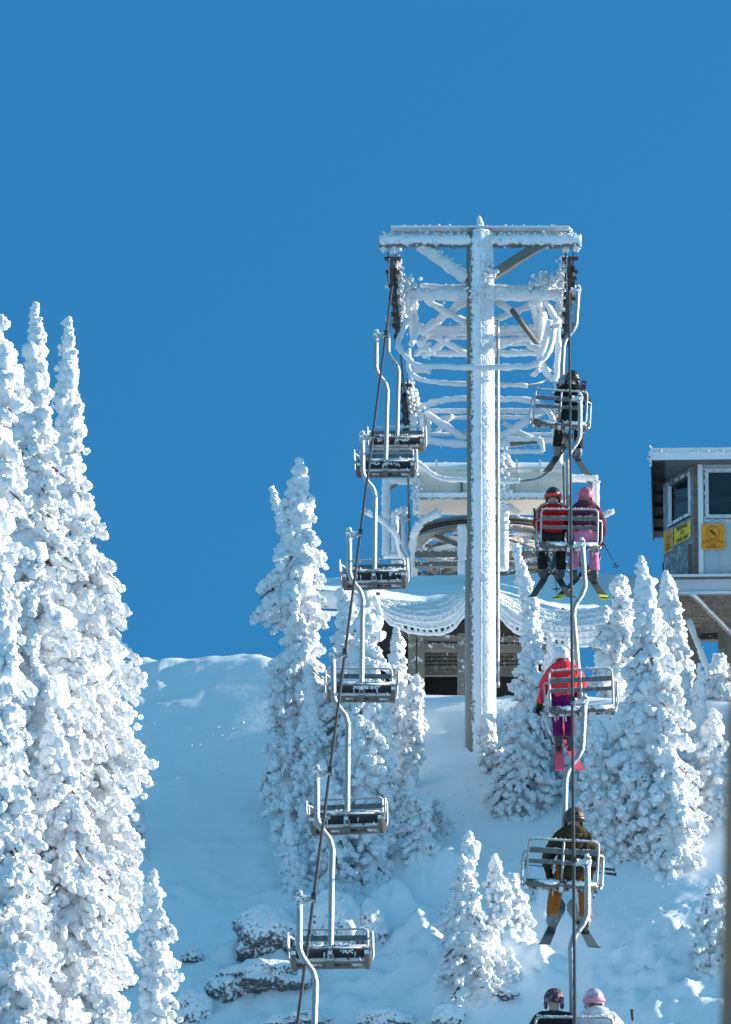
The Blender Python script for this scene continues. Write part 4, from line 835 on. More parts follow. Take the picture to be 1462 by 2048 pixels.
# signs (things of their own) on the walls
def text_obj(s, size, matrix, m_, parent, name='lettering', sx=1.0, depth=.004):
    c = bpy.data.curves.new(name, 'FONT'); c.body = s; c.size = size; c.align_x = 'CENTER'; c.align_y = 'CENTER'; c.extrude = depth; c.offset = size * .006; c.space_line = .95
    o = bpy.data.objects.new(name, c); COL.objects.link(o)
    dg = bpy.context.evaluated_depsgraph_get(); me = bpy.data.meshes.new_from_object(o.evaluated_get(dg)); bpy.data.objects.remove(o)
    me.transform(matrix @ Matrix.Diagonal((sx, 1, 1, 1))); me.materials.clear(); me.materials.append(m_)
    q = bpy.data.objects.new(name, me); COL.objects.link(q); q.parent = parent; return q
YEL = mat('sign_yellow', (.95, .58, .005), .5, bump=.15, var=.12, vscale=6); ORG = mat('sign_orange', (.86, .33, .008), .5, bump=.2, color2=(.72, .25, .008), vscale=5); INK = mat('sign_ink', (.03, .025, .02), .6); INKF = mat('faded_sign_ink', (.33, .13, .01), .7)
def sign(c, u, w_, h_, mt, label, skew=0):
    c = Vector(c); u = Vector(u).normalized(); n_ = Vector((u.y, -u.x, 0))
    o = empty('wall_sign', bh + HR @ (c + n_ * .055), label, 'sign'); o.rotation_euler = (0, 0, R(-2.3))
    M = Matrix((u, Vector((0, 0, 1)), n_)).transposed().to_4x4()
    me = MB(); me.box((0, 0, 0), (w_, h_, .012)); me.blobs(np.stack([np.concatenate([g.uniform(-w_ / 2, w_ / 2, 24), np.full(12, -w_ / 2), np.full(12, w_ / 2)]), np.concatenate([np.where(g.random(24) < .5, -h_ / 2, h_ / 2), g.uniform(-h_ / 2, h_ / 2, 24)]), np.zeros(48)], -1), g.uniform(.006, .017, 48), 1, 5, mi=1)
    p = me.build('panel', [mt, RIME], o); p.matrix_basis = M
    return o, M @ Matrix.Translation((0, 0, .009))
def ring(m, r, t, z=0.0, n=40):
    a = np.arange(n) * 2 * np.pi / n; v = np.concatenate([np.stack([np.cos(a) * q, np.sin(a) * q, a * 0 + z], -1) for q in (r, r - t)]); m.add(v, [[i, (i + 1) % n, n + (i + 1) % n, n + i] for i in range(n)])
def xf(o, M): o.data.transform(M); return o
du = Vector((-wx, -1.3, 0)).normalized()
def onch(t, py): return Vector((wx, 1.3, fz(0) * 0)) .lerp(Vector((0, 0, 0)), t) + Vector((0, 0, Hh(1325 + 70 * t, py, 1.3 * (1 - t)).z))
o, M = sign(onch(.62, 1066), du, .74, .35, YEL, 'yellow sign reading PREPARE TO UNLOAD on the hut corner wall')
text_obj('PREPARE\nTO\nUNLOAD', .122, M, INK, o, sx=1.05)
o, M = sign(onch(.17, 1082), du, .42, .46, ORG, 'narrow orange warning sign left of the yellow sign on the hut')
m = MB(); ring(m, .115, .012); m.ell((-.03, .03, 0), (.018, .018, .002), 2); m.bar((-.03, .01, 0), (-.02, -.05, 0), .03, .004); m.bar((-.02, -.05, 0), (.0, -.06, 0), .02, .004); m.ell((.05, .04, 0), (.014, .014, .002), 2); m.bar((.05, .02, 0), (.04, -.02, 0), .024, .004)
q = m.build('pictogram', INKF, o); q.data.transform(M @ Matrix.Translation((0, .07, 0)))
text_obj('KEEP\nTIPS UP', .07, M @ Matrix.Translation((0, -.12, 0)), INKF, o)
o, M = sign((.32, -.04, fz(1076)), (1, 0, 0), .47, .52, ORG, 'larger orange warning sign on the front wall under the front window')
m = MB(); ring(m, .135, .010)
m.ell((-.035, .03, 0), (.018, .018, .003), 2); m.bar((-.03, .02, 0), (.01, -.025, 0), .038, .006); m.bar((.01, -.025, 0), (.035, -.01, 0), .02, .006); m.bar((.035, -.01, 0), (.045, -.06, 0), .02, .006); m.bar((-.01, -.03, 0), (.07, -.085, 0), .012, .006); m.bar((-.03, .035, 0), (-.005, .07, 0), .012, .006); m.bar((-.02, .01, 0), (-.075, .045, 0), .012, .006)
q = m.build('pictogram', INK, o); q.data.transform(M @ Matrix.Translation((0, .09, 0)))
text_obj('CHECK FOR\nLOOSE CLOTHING\nAND\nEQUIPMENT', .052, M @ Matrix.Translation((0, -.145, 0)), INKF, o)
# ------------------------------------------------------------------ chairs
ZS = -2.58        # seat level below the rope
def tiltm(a, o): return Matrix.Translation(o) @ Matrix.Rotation(a, 4, 'X') @ Matrix.Translation(-Vector(o))
def make_chair():
    """facing +Y; origin at the rope grip. Its hanger bows out to +X and passes back between the two seats"""
    root = empty('chairlift_chair')
    m = MB(); m.box((0, 0, .0), (.055, .2, .06)); m.bar((-.02, 0, -.02), (.19, 0, -.05), .055, .05, 2); m.bar((.17, 0, -.1), (.17, 0, .05), .055, .055, 2)
    m.rime_line((.02, -.01, -.01), (.2, -.01, -.03), .034, 110, 3, spread=(.01, .02, .02)); m.rime_line((.17, 0, -.1), (.17, 0, .09), .034, 50, 5, spread=.018); m.build('grip', [DARK, RIME, GALV], root)
    m = MB(); P = [Vector(p) for p in ((.17, 0, -.05), (.17, 0, -.55), (.165, 0, -.68), (.10, 0, -.82), (.01, 0, -.95), (-.03, 0, -1.1), (-.02, 0, -1.4), (0, 0, ZS + .03))]
    P = P[:2] + curve(P[1:6], 5)[1:] + P[6:]; m.tube(P, .038, 14, step=.15); m.build('hanger', GALV, root)
    TL = tiltm(R(11), (0, 0, ZS))
    def add(mb, name, mt, par=root, M=TL, **k):
        o = mb.build(name, mt, par, **k); o.data.transform(M); return o
    W2 = .50
    m = MB()
    fr = [(-W2, -.2, ZS), (W2, -.2, ZS), (W2, .24, ZS), (-W2, .24, ZS)]
    for i in range(4): m.tube([fr[i], fr[(i + 1) % 4]], .02, 8)
    m.tube([(0, -.2, ZS - .01), (0, .26, ZS - .01)], .022, 8); m.bar((-W2, .0, ZS - .05), (W2, .0, ZS - .05), .06, .05); m.bar((0, -.1, ZS - .05), (0, .1, ZS - .05), .09, .1)
    for x in (-W2 + .03, W2 - .03, 0): m.bar((x, -.16, ZS - .05), (x, .22, ZS - .05), .06, .06)
    for x in (-.38, .0, .44): m.tube([(x, .15, ZS - .08), (x, .16, ZS - .15)], .012, 6)
    add(m, 'seat_frame', UNDER)
    for s in (-1, 1):
        m = MB(); m.box((s * .25, .0, ZS + .035), (.45, .4, .05)); m.tube([(s * .03 + (0 if s > 0 else -.44), .2, ZS + .025), (s * .03 + (.44 if s > 0 else 0), .2, ZS + .025)], .038, 10); m.tube([(s * .03 + (0 if s > 0 else -.44), -.2, ZS + .01), (s * .03 + (.44 if s > 0 else 0), -.2, ZS + .01)], .052, 12, 1)
        m.blobs(np.stack([g.uniform(.04, .46, 30) * s, g.normal(-.2, .012, 30), g.normal(ZS + .062, .006, 30)], -1), g.uniform(.006, .015, 30), 1, 4, squash=(1.6, 1, .7), mi=2)
        add(m, 'seat', [PADM, UNDER, RIME])
    # backrest
    bt = lambda x, z: (x, -.2 - z * math.tan(R(9)), ZS + .04 + z)
    m = MB(); hb = .56
    P = curve([bt(-W2 + .03, -.03), bt(-W2 + .03, hb - .08), bt(-W2 + .06, hb - .02), bt(-W2 + .12, hb), bt(0, hb), bt(W2 - .12, hb), bt(W2 - .06, hb - .02), bt(W2 - .03, hb - .08), bt(W2 - .03, -.03)], 5)
    m.tube(P, .0165, 8); m.tube([bt(0, -.04), bt(0, hb)], .017, 8)
    br = add(m, 'backrest', GALV)
    for zz, hh, in ((hb - .15, .075), (hb - .30, .06)):
        m = MB(); m.bar(bt(-W2 + .04, zz), bt(W2 - .04, zz), .02, hh); m.rime_line(bt(-W2 + .05, zz + hh / 2), bt(W2 - .05, zz + hh / 2), .012, 60, 5, spread=(.01, .006, .004), sub=1); add(m, 'slat', [SLAT, RIME], br)
    for s in (-1, 1):
        m = MB(); x = s * (W2 + .045)
        m.tube(curve([bt(s * (W2 - .03), .38), (x - s * .02, -.17, ZS + .42), (x, -.1, ZS + .38), (x, .1, ZS + .28), (x, .26, ZS + .22), (x, .3, ZS + .15), (x, .27, ZS + .02), (x - s * .03, .2, ZS - .02)], 5), .015, 7)
        m.tube([(x, -.1, ZS + .38), (x, -.16, ZS + .1), (x - s * .04, -.18, ZS)], .014, 7)
        add(m, 'armrest', GALV)
    return root
proto = make_chair(); used = [False]
CH_L, CH_R = 'empty chairs descending on the left rope', 'chairs carrying riders up on the right rope'
def rope_at(side, py=None, Y=None):
    if Y is not None:
        P = (lt + ltop + [arc[0]]) if side < 0 else (rp + rtop + [arc[-1]])
        for a, b in zip(P[:-1], P[1:]):
            if a.y <= Y <= b.y: return a.lerp(b, (Y - a.y) / (b.y - a.y))
    a, b = (lt[0], lt[2]) if side < 0 else (rp[0], rp[2])
    lo, hi = 0., 1.
    for _ in range(50):
        t = (lo + hi) / 2; y = to_px(a.lerp(b, t))[1]
        if y > py: lo = t
        else: hi = t
    return a.lerp(b, lo)
CH = []
def chair(side, label, py=None, Y=None, roll=0, yaw=0, pitch=0):
    if side < 0: pitch += 8
    o = proto if not used[0] else copy_tree(proto); used[0] = True
    o.location = rope_at(side, py, Y)
    o.rotation_euler = Euler((R(pitch), R(roll), R(yaw) + (math.pi if side < 0 else 0)), 'XYZ')
    o.rotation_euler = (Matrix.Rotation(R(roll), 4, 'Y') @ Matrix.Rotation(R(yaw) + (math.pi if side < 0 else 0), 4, 'Z') @ Matrix.Rotation(R(pitch), 4, 'X')).to_euler()
    tag(o, label, 'lift chair', CH_L if side < 0 else CH_R); CH.append(o); return o
chair(-1, 'empty two seat chair cut off by the bottom edge, only its grip and hanger showing', py=1795, yaw=-1)
def frost_seat(o, seed):
    g6 = np.random.default_rng(seed); m = MB(); TL = tiltm(R(11), (0, 0, ZS))
    for _ in range(int(g6.integers(3, 6))):
        x0 = g6.uniform(-.45, .35); w = g6.uniform(.08, .3); n = int(w * 160); m.blobs(np.stack([g6.uniform(x0, x0 + w, n), g6.normal(.21, .02, n), g6.normal(ZS + (.055 if g6.random() < .5 else -.03), .012, n)], -1), g6.uniform(.008, .022, n), 1, seed)
    for _ in range(4): x = g6.uniform(-.45, .47); m.tube([(x, .2, ZS - .04), (x + .004, .2, ZS - .06 - g6.uniform(.03, .1))], [.012, .003], 6)
    m.blobs(np.stack([g6.uniform(-.46, .46, 90), g6.normal(-.3, .012, 90), g6.normal(ZS + .61, .008, 90)], -1), g6.uniform(.006, .014, 90), 1, seed)
    q = m.build('rime', RIME, o); q.data.transform(TL)
chair(-1, 'lowest whole empty chair, hanging in front of the boulders', py=1542, yaw=-1.5, roll=-.5)
chair(-1, 'empty chair second from the bottom, in front of the sunlit conifer base', py=1306, yaw=-4, roll=-1.4, pitch=1.5)
chair(-1, 'empty chair third from the bottom, against the tops of the middle conifers', py=1066, yaw=1.5, roll=-.2, pitch=-1.5)
chair(-1, 'empty chair at the height of the ramp edge, half against the blue sky', py=871, yaw=-3, roll=-1, pitch=2)
chair(-1, 'empty chair against the blue sky just below the topmost empty one', py=668, yaw=-1.5)
chair(-1, 'topmost empty chair, overlapping the chair just below it', Y=149.3, yaw=-2)
chair(-1, 'far empty chair close to the bullwheel, seen only as a thin dark hanger', Y=168.3, yaw=0)
c1 = chair(1, 'highest occupied chair on the right rope, with one rider in black', py=578, roll=4.2, yaw=-1)
c2 = chair(1, 'chair under the pair in red and mauve jackets', py=795, roll=.8, yaw=0)
c3 = chair(1, 'chair tilted to the right with one small rider in coral', py=1088, roll=-3.0, yaw=1)
c4 = chair(1, 'chair carrying the single rider in brown jacket and orange trousers', py=1400, roll=3.6, yaw=-1)
c5 = chair(1, 'chair cut off by the bottom edge under the two helmeted riders', py=1722, roll=.5, yaw=0)
for i, o_ in enumerate(CH): frost_seat(o_, 300 + i)
# ------------------------------------------------------------------ people
def skin(name, V, E, rad, mt, parent, sub=2, rough=0, rfreq=14, root=0, smooth=True):
    me = bpy.data.meshes.new(name); me.from_pydata([tuple(v) for v in V], E, []); o = bpy.data.objects.new(name, me); COL.objects.link(o)
    mo = o.modifiers.new('skin', 'SKIN'); mo.use_smooth_shade = True
    sv = me.skin_vertices[0].data
    for i, r in enumerate(rad): sv[i].radius = (r, r) if np.isscalar(r) else r; sv[i].use_root = (i == root)
    s = o.modifiers.new('sub', 'SUBSURF'); s.levels = sub; s.render_levels = sub
    dg = bpy.context.evaluated_depsgraph_get(); dg.update(); m2 = bpy.data.meshes.new_from_object(o.evaluated_get(dg)); bpy.data.objects.remove(o)
    if rough:
        n = len(m2.vertices); c = np.zeros(n * 3); m2.vertices.foreach_get('co', c); c = c.reshape(-1, 3); nn = np.zeros(n * 3); m2.vertices.foreach_get('normal', nn); nn = nn.reshape(-1, 3)
        c = c + nn * ((noise3(c * rfreq * np.array([1, 1, 2.2])) + .5 * noise3(c * rfreq * 2.3)) * rough)[:, None]; m2.vertices.foreach_set('co', c.ravel().astype(np.float32)); m2.update()
    m2.materials.clear(); m2.materials.append(mt)
    q = bpy.data.objects.new(name, m2); COL.objects.link(q); q.parent = parent; return q
def fab(n, c, **k): return mat('fabric_' + n, c, .85, bump=.5, bscale=26, var=.25, vscale=7, spec=.2, **k)
SKIN = mat('skin', (.55, .36, .27), .6)
def join_append(o, mb, mats_idx_mat=None):
    """append builder geometry to an object's mesh"""
    t = mb.build('tmp', [SKIN]); bm = bmesh.new(); bm.from_mesh(o.data); bm.from_mesh(t.data); bm.to_mesh(o.data); bm.free(); bpy.data.objects.remove(t)
def person(chairo, sx, label, jacket, trousers, helmet, boots, gloves, scale=1.0, el=(.27, .06, .36), wr=(.2, .3, .28), er=None, wrr=None, lean=-.04, feet=.09, spread=.1, kz=.02, headx=0, hood=None, goggles=None, collar=None, skis=None, head_turn=0, knees=None):
    o = empty('person', (0, 0, 0), label, 'person', 'riders on the lift chairs')
    S_ = Matrix.Translation((sx, -.02, ZS + .06)) @ Matrix.Scale(scale, 4)
    base_m = Matrix.Translation(chairo.location) @ chairo.rotation_euler.to_matrix().to_4x4() @ tiltm(R(4), (0, 0, ZS)) @ S_
    o.matrix_world = base_m; o.location = base_m.translation; o.rotation_euler = base_m.to_euler(); o.scale = (scale,) * 3
    er = er or el; wrr = wrr or wr
    pel, sp, ch, nk = (0, -.02, .1), (0, -.05 + lean * .4, .28), (0, -.05 + lean, .46), (headx * .3, -.02 + lean, .60)
    hd0, hd1, hd2 = (headx, .02 + lean, .68), (headx, .035 + lean, .76), (headx, .03 + lean, .83)
    shl, shr = (-.165, -.045 + lean, .53), (.165, -.045 + lean, .53)
    ell, wrl = (-el[0], el[1], el[2]), (-wr[0], wr[1], wr[2]); elr, wr_ = er, wrr
    kn = knees or (.45, kz); fz_ = kn[1] - .43
    hl, hr = (-.09, 0, .07), (.09, 0, .07); kl, kr = (-spread, kn[0], kn[1] + .02), (spread, kn[0], kn[1] + .02); al, ar = (-feet - .02, kn[0] + .06, fz_), (feet + .02, kn[0] + .06, fz_); tl, tr_ = (-feet - .04, kn[0] + .19, fz_ + .04), (feet + .04, kn[0] + .19, fz_ + .04)
    V = [pel, sp, ch, nk, hd0, hd1, hd2, shl, ell, wrl, shr, elr, wr_, hl, kl, al, tl, hr, kr, ar, tr_]
    E = [(0, 1), (1, 2), (2, 3), (3, 4), (4, 5), (5, 6), (2, 7), (7, 8), (8, 9), (2, 10), (10, 11), (11, 12), (0, 13), (13, 14), (14, 15), (15, 16), (0, 17), (17, 18), (18, 19), (19, 20)]
    rd = [.12, .115, (.14, .1), .05, .07, (.078, .09), .06, .06, .042, .03, .06, .042, .03, .085, .06, .042, .035, .085, .06, .042, .035]
    body = skin('body', V, E, rd, SKIN, o)
    f = MB(); hc = Vector(hd1); f.ell(hc + Vector((0, .095, -.02)), (.014, .022, .022), 2); f.ell(hc + Vector((0, .085, -.06)), (.026, .012, .008), 2)
    for s in (-1, 1): f.ell(hc + Vector((s * .08, 0, -.01)), (.012, .022, .032), 2); f.ell(hc + Vector((s * .03, .083, .01)), (.013, .01, .009), 2)
    join_append(body, f)
    # jacket
    Vj = [(0, -.02, .06), sp, ch, (nk[0], nk[1], nk[2] - .015), (nk[0], nk[1] - .01, nk[2] + .02), shl, ((shl[0] + ell[0]) / 2, (shl[1] + ell[1]) / 2, (shl[2] + ell[2]) / 2), ell, wrl, shr, ((shr[0] + elr[0]) / 2, (shr[1] + elr[1]) / 2, (shr[2] + elr[2]) / 2), elr, wr_]
    jk = skin('jacket', Vj, [(0, 1), (1, 2), (2, 3), (3, 4), (2, 5), (5, 6), (6, 7), (7, 8), (2, 9), (9, 10), (10, 11), (11, 12)], [(.2, .155), (.192, .15), (.2, .145), .1, .08, .102, .095, .085, .06, .102, .095, .085, .06], jacket, o, rough=.009, root=1)
    # trousers
    mid = lambda a, b, t=.5: tuple(a[i] * (1 - t) + b[i] * t for i in range(3))
    Vt = [(0, -.02, .08), hl, mid(hl, kl), kl, mid(kl, al), mid(kl, al, .92), hr, mid(hr, kr), kr, mid(kr, ar), mid(kr, ar, .92)]
    skin('trousers', Vt, [(0, 1), (1, 2), (2, 3), (3, 4), (4, 5), (0, 6), (6, 7), (7, 8), (8, 9), (9, 10)], [(.17, .13), .11, .1, .09, .085, .09, .11, .1, .09, .085, .09], trousers, o, rough=.007)
    for s, a, t in ((-1, al, tl), (1, ar, tr_)):
        k_ = kl if s < 0 else kr
        b_ = skin('boot', [mid(k_, a, .72), mid(k_, a, .95), (a[0], a[1], a[2] - .06), (t[0], t[1], t[2] - .02), (a[0], a[1] - .05, a[2] - .06)], [(0, 1), (1, 2), (2, 3), (2, 4)], [.062, .066, .058, .045, .05], boots, o, root=1)
        bk = MB()
        for q in range(3): bk.bar((a[0] - .06, a[1] + .02, a[2] + .12 - q * .07), (a[0] + .06, a[1] + .02, a[2] + .12 - q * .07), .13, .014)
        bk.build('boot_buckle', mat('buckle_grey', (.4, .4, .4), .4, metal=.5), b_)
    for s, wv, ev in ((-1, wrl, ell), (1, wr_, elr)):
        d = (Vector(wv) - Vector(ev)).normalized(); wv = Vector(wv); sd = d.cross(Vector((0, 0, 1))).normalized() * s; upv = sd.cross(d).normalized() * s
        gm = MB(); gm.tube([wv - d * .05, wv - d * .01, wv + d * .03, wv + d * .07, wv + d * .09], [.05, .045, .042, .045, .03], 12)
        for q, ln in enumerate((.06, .075, .07, .055)):
            b0 = wv + d * .08 + sd * (q - 1.5) * .021; gm.tube([b0, b0 + d * ln * .6 - upv * .01, b0 + d * ln * .85 - upv * .035, b0 + d * ln * .8 - upv * .06], [.012, .0115, .0105, .008], 7)
        b0 = wv + d * .03 - sd * .04; gm.tube([b0, b0 - sd * .03 + d * .025, b0 - sd * .03 + d * .06 - upv * .02], [.014, .013, .009], 7)
        gm.build('glove', gloves, o)
    # helmet, goggles strap
    if helmet:
        v, fc = ICO[4]; hv = v * np.array([.125, .145, .13]); keep = ~((v[:, 1] > .35) & (v[:, 2] < .25) | (v[:, 2] < -.55))
        ff = fc[keep[fc].all(1)]; hm = MB(); hm.add(hv + np.array(hc) + np.array((0, -.012, .015)), ff, 0, True); hm.add((hv * .93) + np.array(hc) + np.array((0, -.012, .015)), ff[:, ::-1], 0, True)
        for s in (-1, 1): hm.ell(hc + Vector((s * .1, -.005, -.06)), (.028, .055, .06), 2)
        for xx in (-.045, 0, .045): hm.ell(hc + Vector((xx, -.145, .05)), (.012, .012, .03), 2)
        he = hm.build('helmet', helmet, o)
        if goggles:
            sm = MB(); P = [hc + Vector((.129 * math.cos(a), -.012 + .149 * math.sin(a), -.005)) for a in np.linspace(0, 2 * math.pi, 29)[:-1]]
            sm.tube(P, .016, 8, closed=True, flat=1.7); sm.ell(hc + Vector((0, .125, .0)), (.085, .03, .042), 3); sm.build('goggles', goggles, he)
    if hood:
        hm = MB(); hm.ell((nk[0], nk[1] - .09, nk[2] - .0), (.15, .075, .07), 3, rough=.1, freq=8); hm.ell((nk[0], nk[1] - .11, nk[2] - .06), (.11, .05, .06), 3, rough=.1, freq=8); hm.build('hood', hood, o)
    if collar:
        cm = MB(); cm.tube([(nk[0], nk[1], nk[2] - .02), (nk[0], nk[1], nk[2] + .055)], [.09, .08], 16); cm.build('collar', collar, o)
    if skis:
        for s, a in ((-1, al), (1, ar)):
            yaw = skis['yaw'][0] if s < 0 else skis['yaw'][1]; ln = skis['len']; tip = skis.get('tip')
            sk = MB(); n = 30; P0 = Vector(a) + Vector((0, .05, -.125)); Vv = []
            for i in range(n + 1):
                t = i / n; y = (t - .46) * ln; wd = .055 + .016 * abs(t - .5) * 2; 
                if t > .95: wd *= math.sqrt(max(0, 1 - ((t - .95) / .052) ** 2)) 
                z = .10 * max(0, (t - .9) / .1) ** 2 + .03 * max(0, (.04 - t) / .04)
                for x, dz in ((-wd, 0), (wd, 0), (wd, .014), (-wd, .014)): Vv.append((x, y, z + dz))
            Fq = [[i * 4 + j, i * 4 + (j + 1) % 4, (i + 1) * 4 + (j + 1) % 4, (i + 1) * 4 + j] for i in range(n) for j in range(4)] + [[3, 2, 1, 0]]
            Vv = np.array(Vv); sk.add(Vv, Fq[:-1], 0, False); sk.add(Vv[:4], [[3, 2, 1, 0]])
            par = empty('ski', (0, 0, 0), skis['lab'][0] if s < 0 else skis['lab'][1], 'ski', 'skis on the riders boots')
            M = base_m @ Matrix.Translation(a) @ Matrix.Rotation(R(yaw), 4, 'Z') @ Matrix.Rotation(R(skis.get('pitch', 34)), 4, 'X') @ Matrix.Translation((0, .04, -.125))
            par.location = M.translation; par.rotation_euler = M.to_euler(); par.scale = (scale,) * 3
            sk.build('ski_base', skis['mat'], par)
            bd = MB(); bd.box((0, -.12, .035), (.06, .09, .04)); bd.build('heel_binding', DARK, par); bd = MB(); bd.box((0, .2, .03), (.06, .08, .035)); bd.build('toe_binding', DARK, par)
            if tip:
                tp_ = MB(); y = -.46 * ln; 
                tp_.box((0, y + .045 * ln, .007), (.145, .09 * ln, .024)); tp_.build('ski_tail', tip, par)
            if skis.get('deco'):
                dm = MB(); g3 = np.random.default_rng(3)
                for i in range(26):
                    y = (g3.random() - .5) * ln * .88; x = g3.uniform(-.02, .02); dm.box((x, y, -.002), (g3.uniform(.03, .06), .018, .003), Matrix.Rotation(g3.uniform(-.6, .6), 3, 'Z'))
                dm.build('ski_graphic', skis['deco'], par)
    return o, base_m
def ski_pole(base_m, a, b, label, c=None, scale=1):
    A, B = base_m @ Vector(a), base_m @ Vector(b); d = (B - A)
    root = empty('ski_pole', A, label, 'ski pole', 'ski poles held by riders'); m = MB()
    m.tube([Vector((0, 0, 0)), d], [.009, .007], 7); m.build('shaft', c or DARK, root)
    m = MB(); m.tube([-d.normalized() * .02, d.normalized() * .11], [.02, .016], 8); m.tube([-d.normalized() * .03, -d.normalized() * .015], .027, 8); m.build('grip', DARK, root)
    m = MB(); e = d - d.normalized() * .07; u = d.normalized().orthogonal(); v = d.normalized().cross(u); m.tube([e + (u * math.cos(t) + v * math.sin(t)) * .04 for t in np.linspace(0, 6.283, 13)[:-1]], .007, 5, closed=True); m.tube([e - u * .04, e + u * .04], .005, 4); m.build('basket', DARK, root)
    return root
BOOT = mat('boot_black', (.05, .05, .055), .4, bump=.3); BOOTG = mat('boot_pale_grey', (.26, .25, .245), .5, color2=(.12, .12, .12), vscale=14, bump=.3)
SKB = mat('ski_base_grey', (.07, .073, .065), .5, bump=.2, var=.2); SKBL = mat('ski_base_bluegrey', (.07, .10, .115), .5, bump=.2)
BLK = fab('black', (.018, .017, .018))
# 1 black rider
p, M1 = person(c1, .17, 'rider in black jacket and black helmet holding up a phone, alone on the highest chair', BLK, fab('blackpant', (.02, .02, .022)), mat('helmet_black', (.02, .02, .022), .3), BOOTG, fab('glovedark', (.03, .03, .035)), scale=1.07,
    el=(.25, .04, .36), wr=(.16, .22, .5), er=(.3, .12, .36), wrr=(.14, .28, .62), feet=.17, spread=.16, lean=-.02, goggles=mat('strap_black', (.03, .03, .03), .4),
    skis=dict(yaw=(-15, 22), len=1.65, mat=SKB, lab=('left ski under the boots of the rider in black', 'right ski under the boots of the rider in black')))
m = MB(); m.box((0, 0, 0), (.09, .02, .15)); m.box((.0, -.012, .02), (.05, .006, .05), mi=1); ph = m.build('phone', [DARK, mat('phone_pink', (.8, .15, .45), .5)], None, 'small phone with a pink grip held up by the rider in black', 'phone'); ph.location = M1 @ Vector((.2, .3, .72)); ph.rotation_euler = (0, .1, 0)
m = MB(); m.ell((0, 0, 0), (.05, .04, .13), 3, rough=.15); m.tube([(0, 0, .1), (0, 0, .25)], .012, 6); bb = m.build('hip_pouch', fab('pouchblue', (.08, .32, .62)), None, 'small bright blue pouch hanging at the hip of the rider in black', 'pouch'); bb.location = M1 @ Vector((.27, .0, .12))
# 2 red
RED = fab('red', (.58, .008, .012)); GREYJ = fab('greypanel', (.30, .29, .285))
p, M2 = person(c2, -.27, 'rider in red and grey jacket with black helmet and red goggle strap', RED, BLK, mat('helmet_black', (.02, .02, .022), .3), BOOT, BLK, scale=1.04, el=(.27, .08, .3), wr=(.16, .3, .26), feet=.13, spread=.14,
    goggles=mat('strap_red', (.75, .02, .02), .4), collar=GREYJ, skis=dict(yaw=(-19, 18), len=1.65, mat=SKB, lab=('left grey ski of the rider in red', 'right grey ski of the rider in red')))
m = MB()
for s in (-1, 1):
    m.tube(curve([(s * .09, -.12, .585), (s * .17, -.115, .545), (s * .225, -.09, .48), (s * .275, -.04, .38)], 5), [.03] + [.036] * 14 + [.025], 9, flat=1.6)
m.build('jacket_yoke', GREYJ, p)
m = MB(); m.tube(curve([(-.16, -.165, .07), (0, -.175, .06), (.16, -.165, .07)], 5), .045, 8, flat=1.5); m.build('jacket_hem', BLK, p)
ski_pole(M2, (-.3, -.12, .5), (-.22, .2, -.5), 'black ski pole at the left side of the rider in red')
ski_pole(M2, (.02, .35, .1), (.08, .4, -.75), 'thin ski pole hanging between the knees of the rider in red')
# 3 mauve/pink
MAU = fab('mauve', (.12, .032, .055)); PNK = fab('pinkpant', (.66, .22, .38))
p, M3 = person(c2, .27, 'rider in mauve jacket, pink helmet and pink ski trousers', MAU, PNK, mat('helmet_pink', (.48, .10, .18), .4), BOOT, BLK, scale=1.05, el=(.27, .06, .32), wr=(.2, .28, .22), er=(.28, .08, .3), wrr=(.26, .22, .1), feet=.15, spread=.15, hood=MAU,
    skis=dict(yaw=(-32, 18), len=1.6, mat=mat('ski_base_dark', (.06, .06, .052), .5), tip=mat('ski_yellow', (.75, .68, .04), .5), lab=('left ski with yellow tail of the rider in pink trousers', 'right ski with yellow tail of the rider in pink trousers')))
m = MB(); m.ell((0, -.045, .13), (.215, .15, .13), 3, rough=.03); m.build('trouser_bib', PNK, p)
ski_pole(M3, (.27, .25, .1), (.52, -.1, -.42), 'thin dark ski pole slanting down to the right from the rider in pink trousers')
# 4 child in coral
COR = fab('coral', (.90, .05, .075)); PUR = fab('purple', (.15, .006, .11))
p, M4 = person(c3, -.25, 'small rider in coral jacket, white helmet and purple trousers', COR, PUR, mat('helmet_white', (.72, .73, .80), .4, bump=.3, var=.2), BOOT, BLK, scale=1.02, el=(.29, .03, .32), wr=(.36, .1, .06), er=(.3, .1, .36), wrr=(.26, .3, .34), feet=.07, spread=.09, hood=COR,
    skis=dict(yaw=(-3, 13), pitch=42, len=1.55, mat=mat('ski_pink', (.9, .10, .18), .5), deco=mat('ski_pale_pink', (.85, .55, .6), .5), lab=('left bright pink patterned ski of the rider in coral', 'right bright pink patterned ski of the rider in coral')))
m = MB(); m.ell((0, -.04, .1), (.19, .15, .1), 3, rough=.03); m.build('trouser_seat', PUR, p)
WH = fab('whitestripe', (.78, .72, .74)); m = MB()
for dx in (0, .03): m.tube([(-.34 - dx * .7, -.02, .30), (-.40 - dx * .5, .03, .14)], .009, 5)
m.build('sleeve_stripe', WH, p)
ski_pole(M4, (-.3, .1, -.42), (-.38, .12, .1), 'pale ski pole hanging by its strap beside the rider in coral, leftmost of two', WH)
ski_pole(M4, (-.2, .1, -.5), (-.34, .14, .1), 'pale ski pole hanging nearer the knees of the rider in coral', WH)
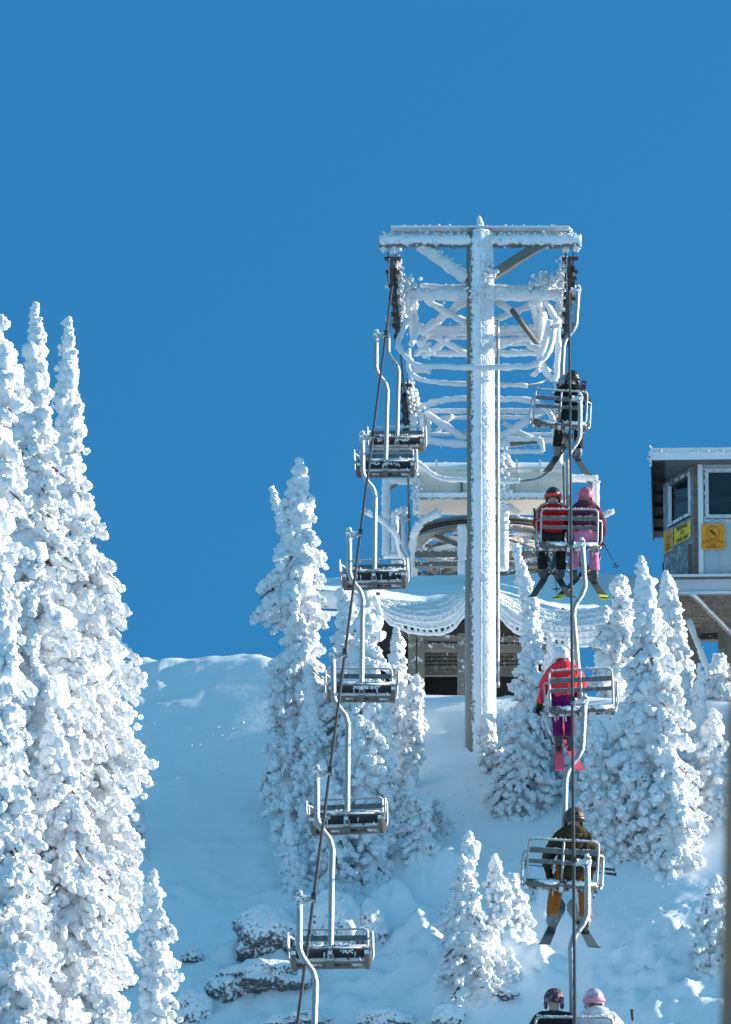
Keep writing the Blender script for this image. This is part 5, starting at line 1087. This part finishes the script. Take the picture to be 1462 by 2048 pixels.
# 5 brown
BRN = fab('brown', (.06, .043, .02)); ORP = fab('orangepant', (.42, .13, .025))
p, M5 = person(c4, .12, 'rider in dark brown jacket and orange trousers alone on a chair', BRN, ORP, mat('helmet_brown', (.06, .04, .035), .6, var=.4, vscale=30), BOOTG, fab('brownglove', (.10, .06, .04)), scale=1.12, el=(.3, .04, .28), wr=(.27, .2, .12), er=(.3, .1, .3), wrr=(.25, .3, .2), feet=.19, spread=.17, hood=BRN, goggles=mat('strap_black', (.03, .03, .03), .4),
    skis=dict(yaw=(-8, 16), pitch=29, len=1.35, mat=SKBL, lab=('left blue grey ski of the rider in orange trousers', 'right blue grey ski of the rider in orange trousers')))
m = MB(); m.ell((0, -.04, .08), (.2, .16, .12), 3, rough=.04); m.build('jacket_hem', BRN, p)
BLUE = mat('pole_blue', (.03, .07, .22), .4)
ski_pole(M5, (.5, .2, .2), (-.62, .22, .25), 'dark blue ski pole laid across the lap of the rider in orange trousers', BLUE)
ski_pole(M5, (.52, .24, .15), (-.62, .25, .21), 'lower of the two blue ski poles across the lap of the rider in orange trousers', BLUE)
# 6, 7 bottom pair
PAT = mat('helmet_patterned', (.30, .13, .18), .6, color2=(.02, .015, .03), vscale=26, thr=(.5, .56))
person(c5, -.24, 'rider in dark jacket with patterned plum and black head cover at the bottom edge', fab('darkplum', (.03, .025, .035)), BLK, PAT, BOOT, BLK, scale=1.0, lean=-.02)
WJ = fab('whitejacket', (.74, .74, .80))
p, M7 = person(c5, .30, 'rider in white jacket with pale pink goggles looking left at the bottom edge', WJ, WJ, mat('helmet_lilac', (.50, .42, .55), .4, var=.3, vscale=12), BOOT, BLK, scale=1.0, hood=WJ, headx=-.05, goggles=mat('goggle_pink', (.62, .22, .34), .3), er=(.32, .05, .34))
ski_pole(M7, (.42, .0, .62), (.5, .1, -.3), 'ski pole with dark grip standing up beside the rider in white', mat('pole_beige', (.5, .45, .36), .5))
# ------------------------------------------------------------------ blurred tube close to the camera at the right edge
P = [atd(1480, 900, 14), atd(1468, 1240, 14), atd(1452, 1640, 14), atd(1440, 2200, 14)]
o0 = P[-1].copy(); m = MB(); m.tube([p - o0 + Vector((.018, 0, 0)) for p in P], .021, 20, step=.05)
o = m.build('hanger_tube', mat('near_tube_brown', (.24, .17, .11), .6, bump=.3, var=.3), None, 'out of focus grey brown metal tube at the right edge, close to the camera', 'metal tube'); o.location = o0

# rime clods shaken off the rope and the trees, too many to count
g5 = np.random.default_rng(91); n = 3800
X_ = g5.uniform(-6.5, 7.5, n); Y_ = g5.uniform(136, 148.5, n); dn = fbm(np.stack([X_ * .7, Y_ * .7, X_ * 0], -1), 3); k_ = dn > .05
X_, Y_ = X_[k_], Y_[k_]; Z_ = groundZ(X_, Y_)
m = MB(); m.blobs(np.stack([X_, Y_, Z_], -1), g5.uniform(.008, .032, len(X_)) * g5.uniform(.6, 1.4, len(X_)), 1, 5); m.build('snow_clods', SNOW, None, 'small clods of fallen rime scattered over the snow slope', 'snow', kind='stuff')
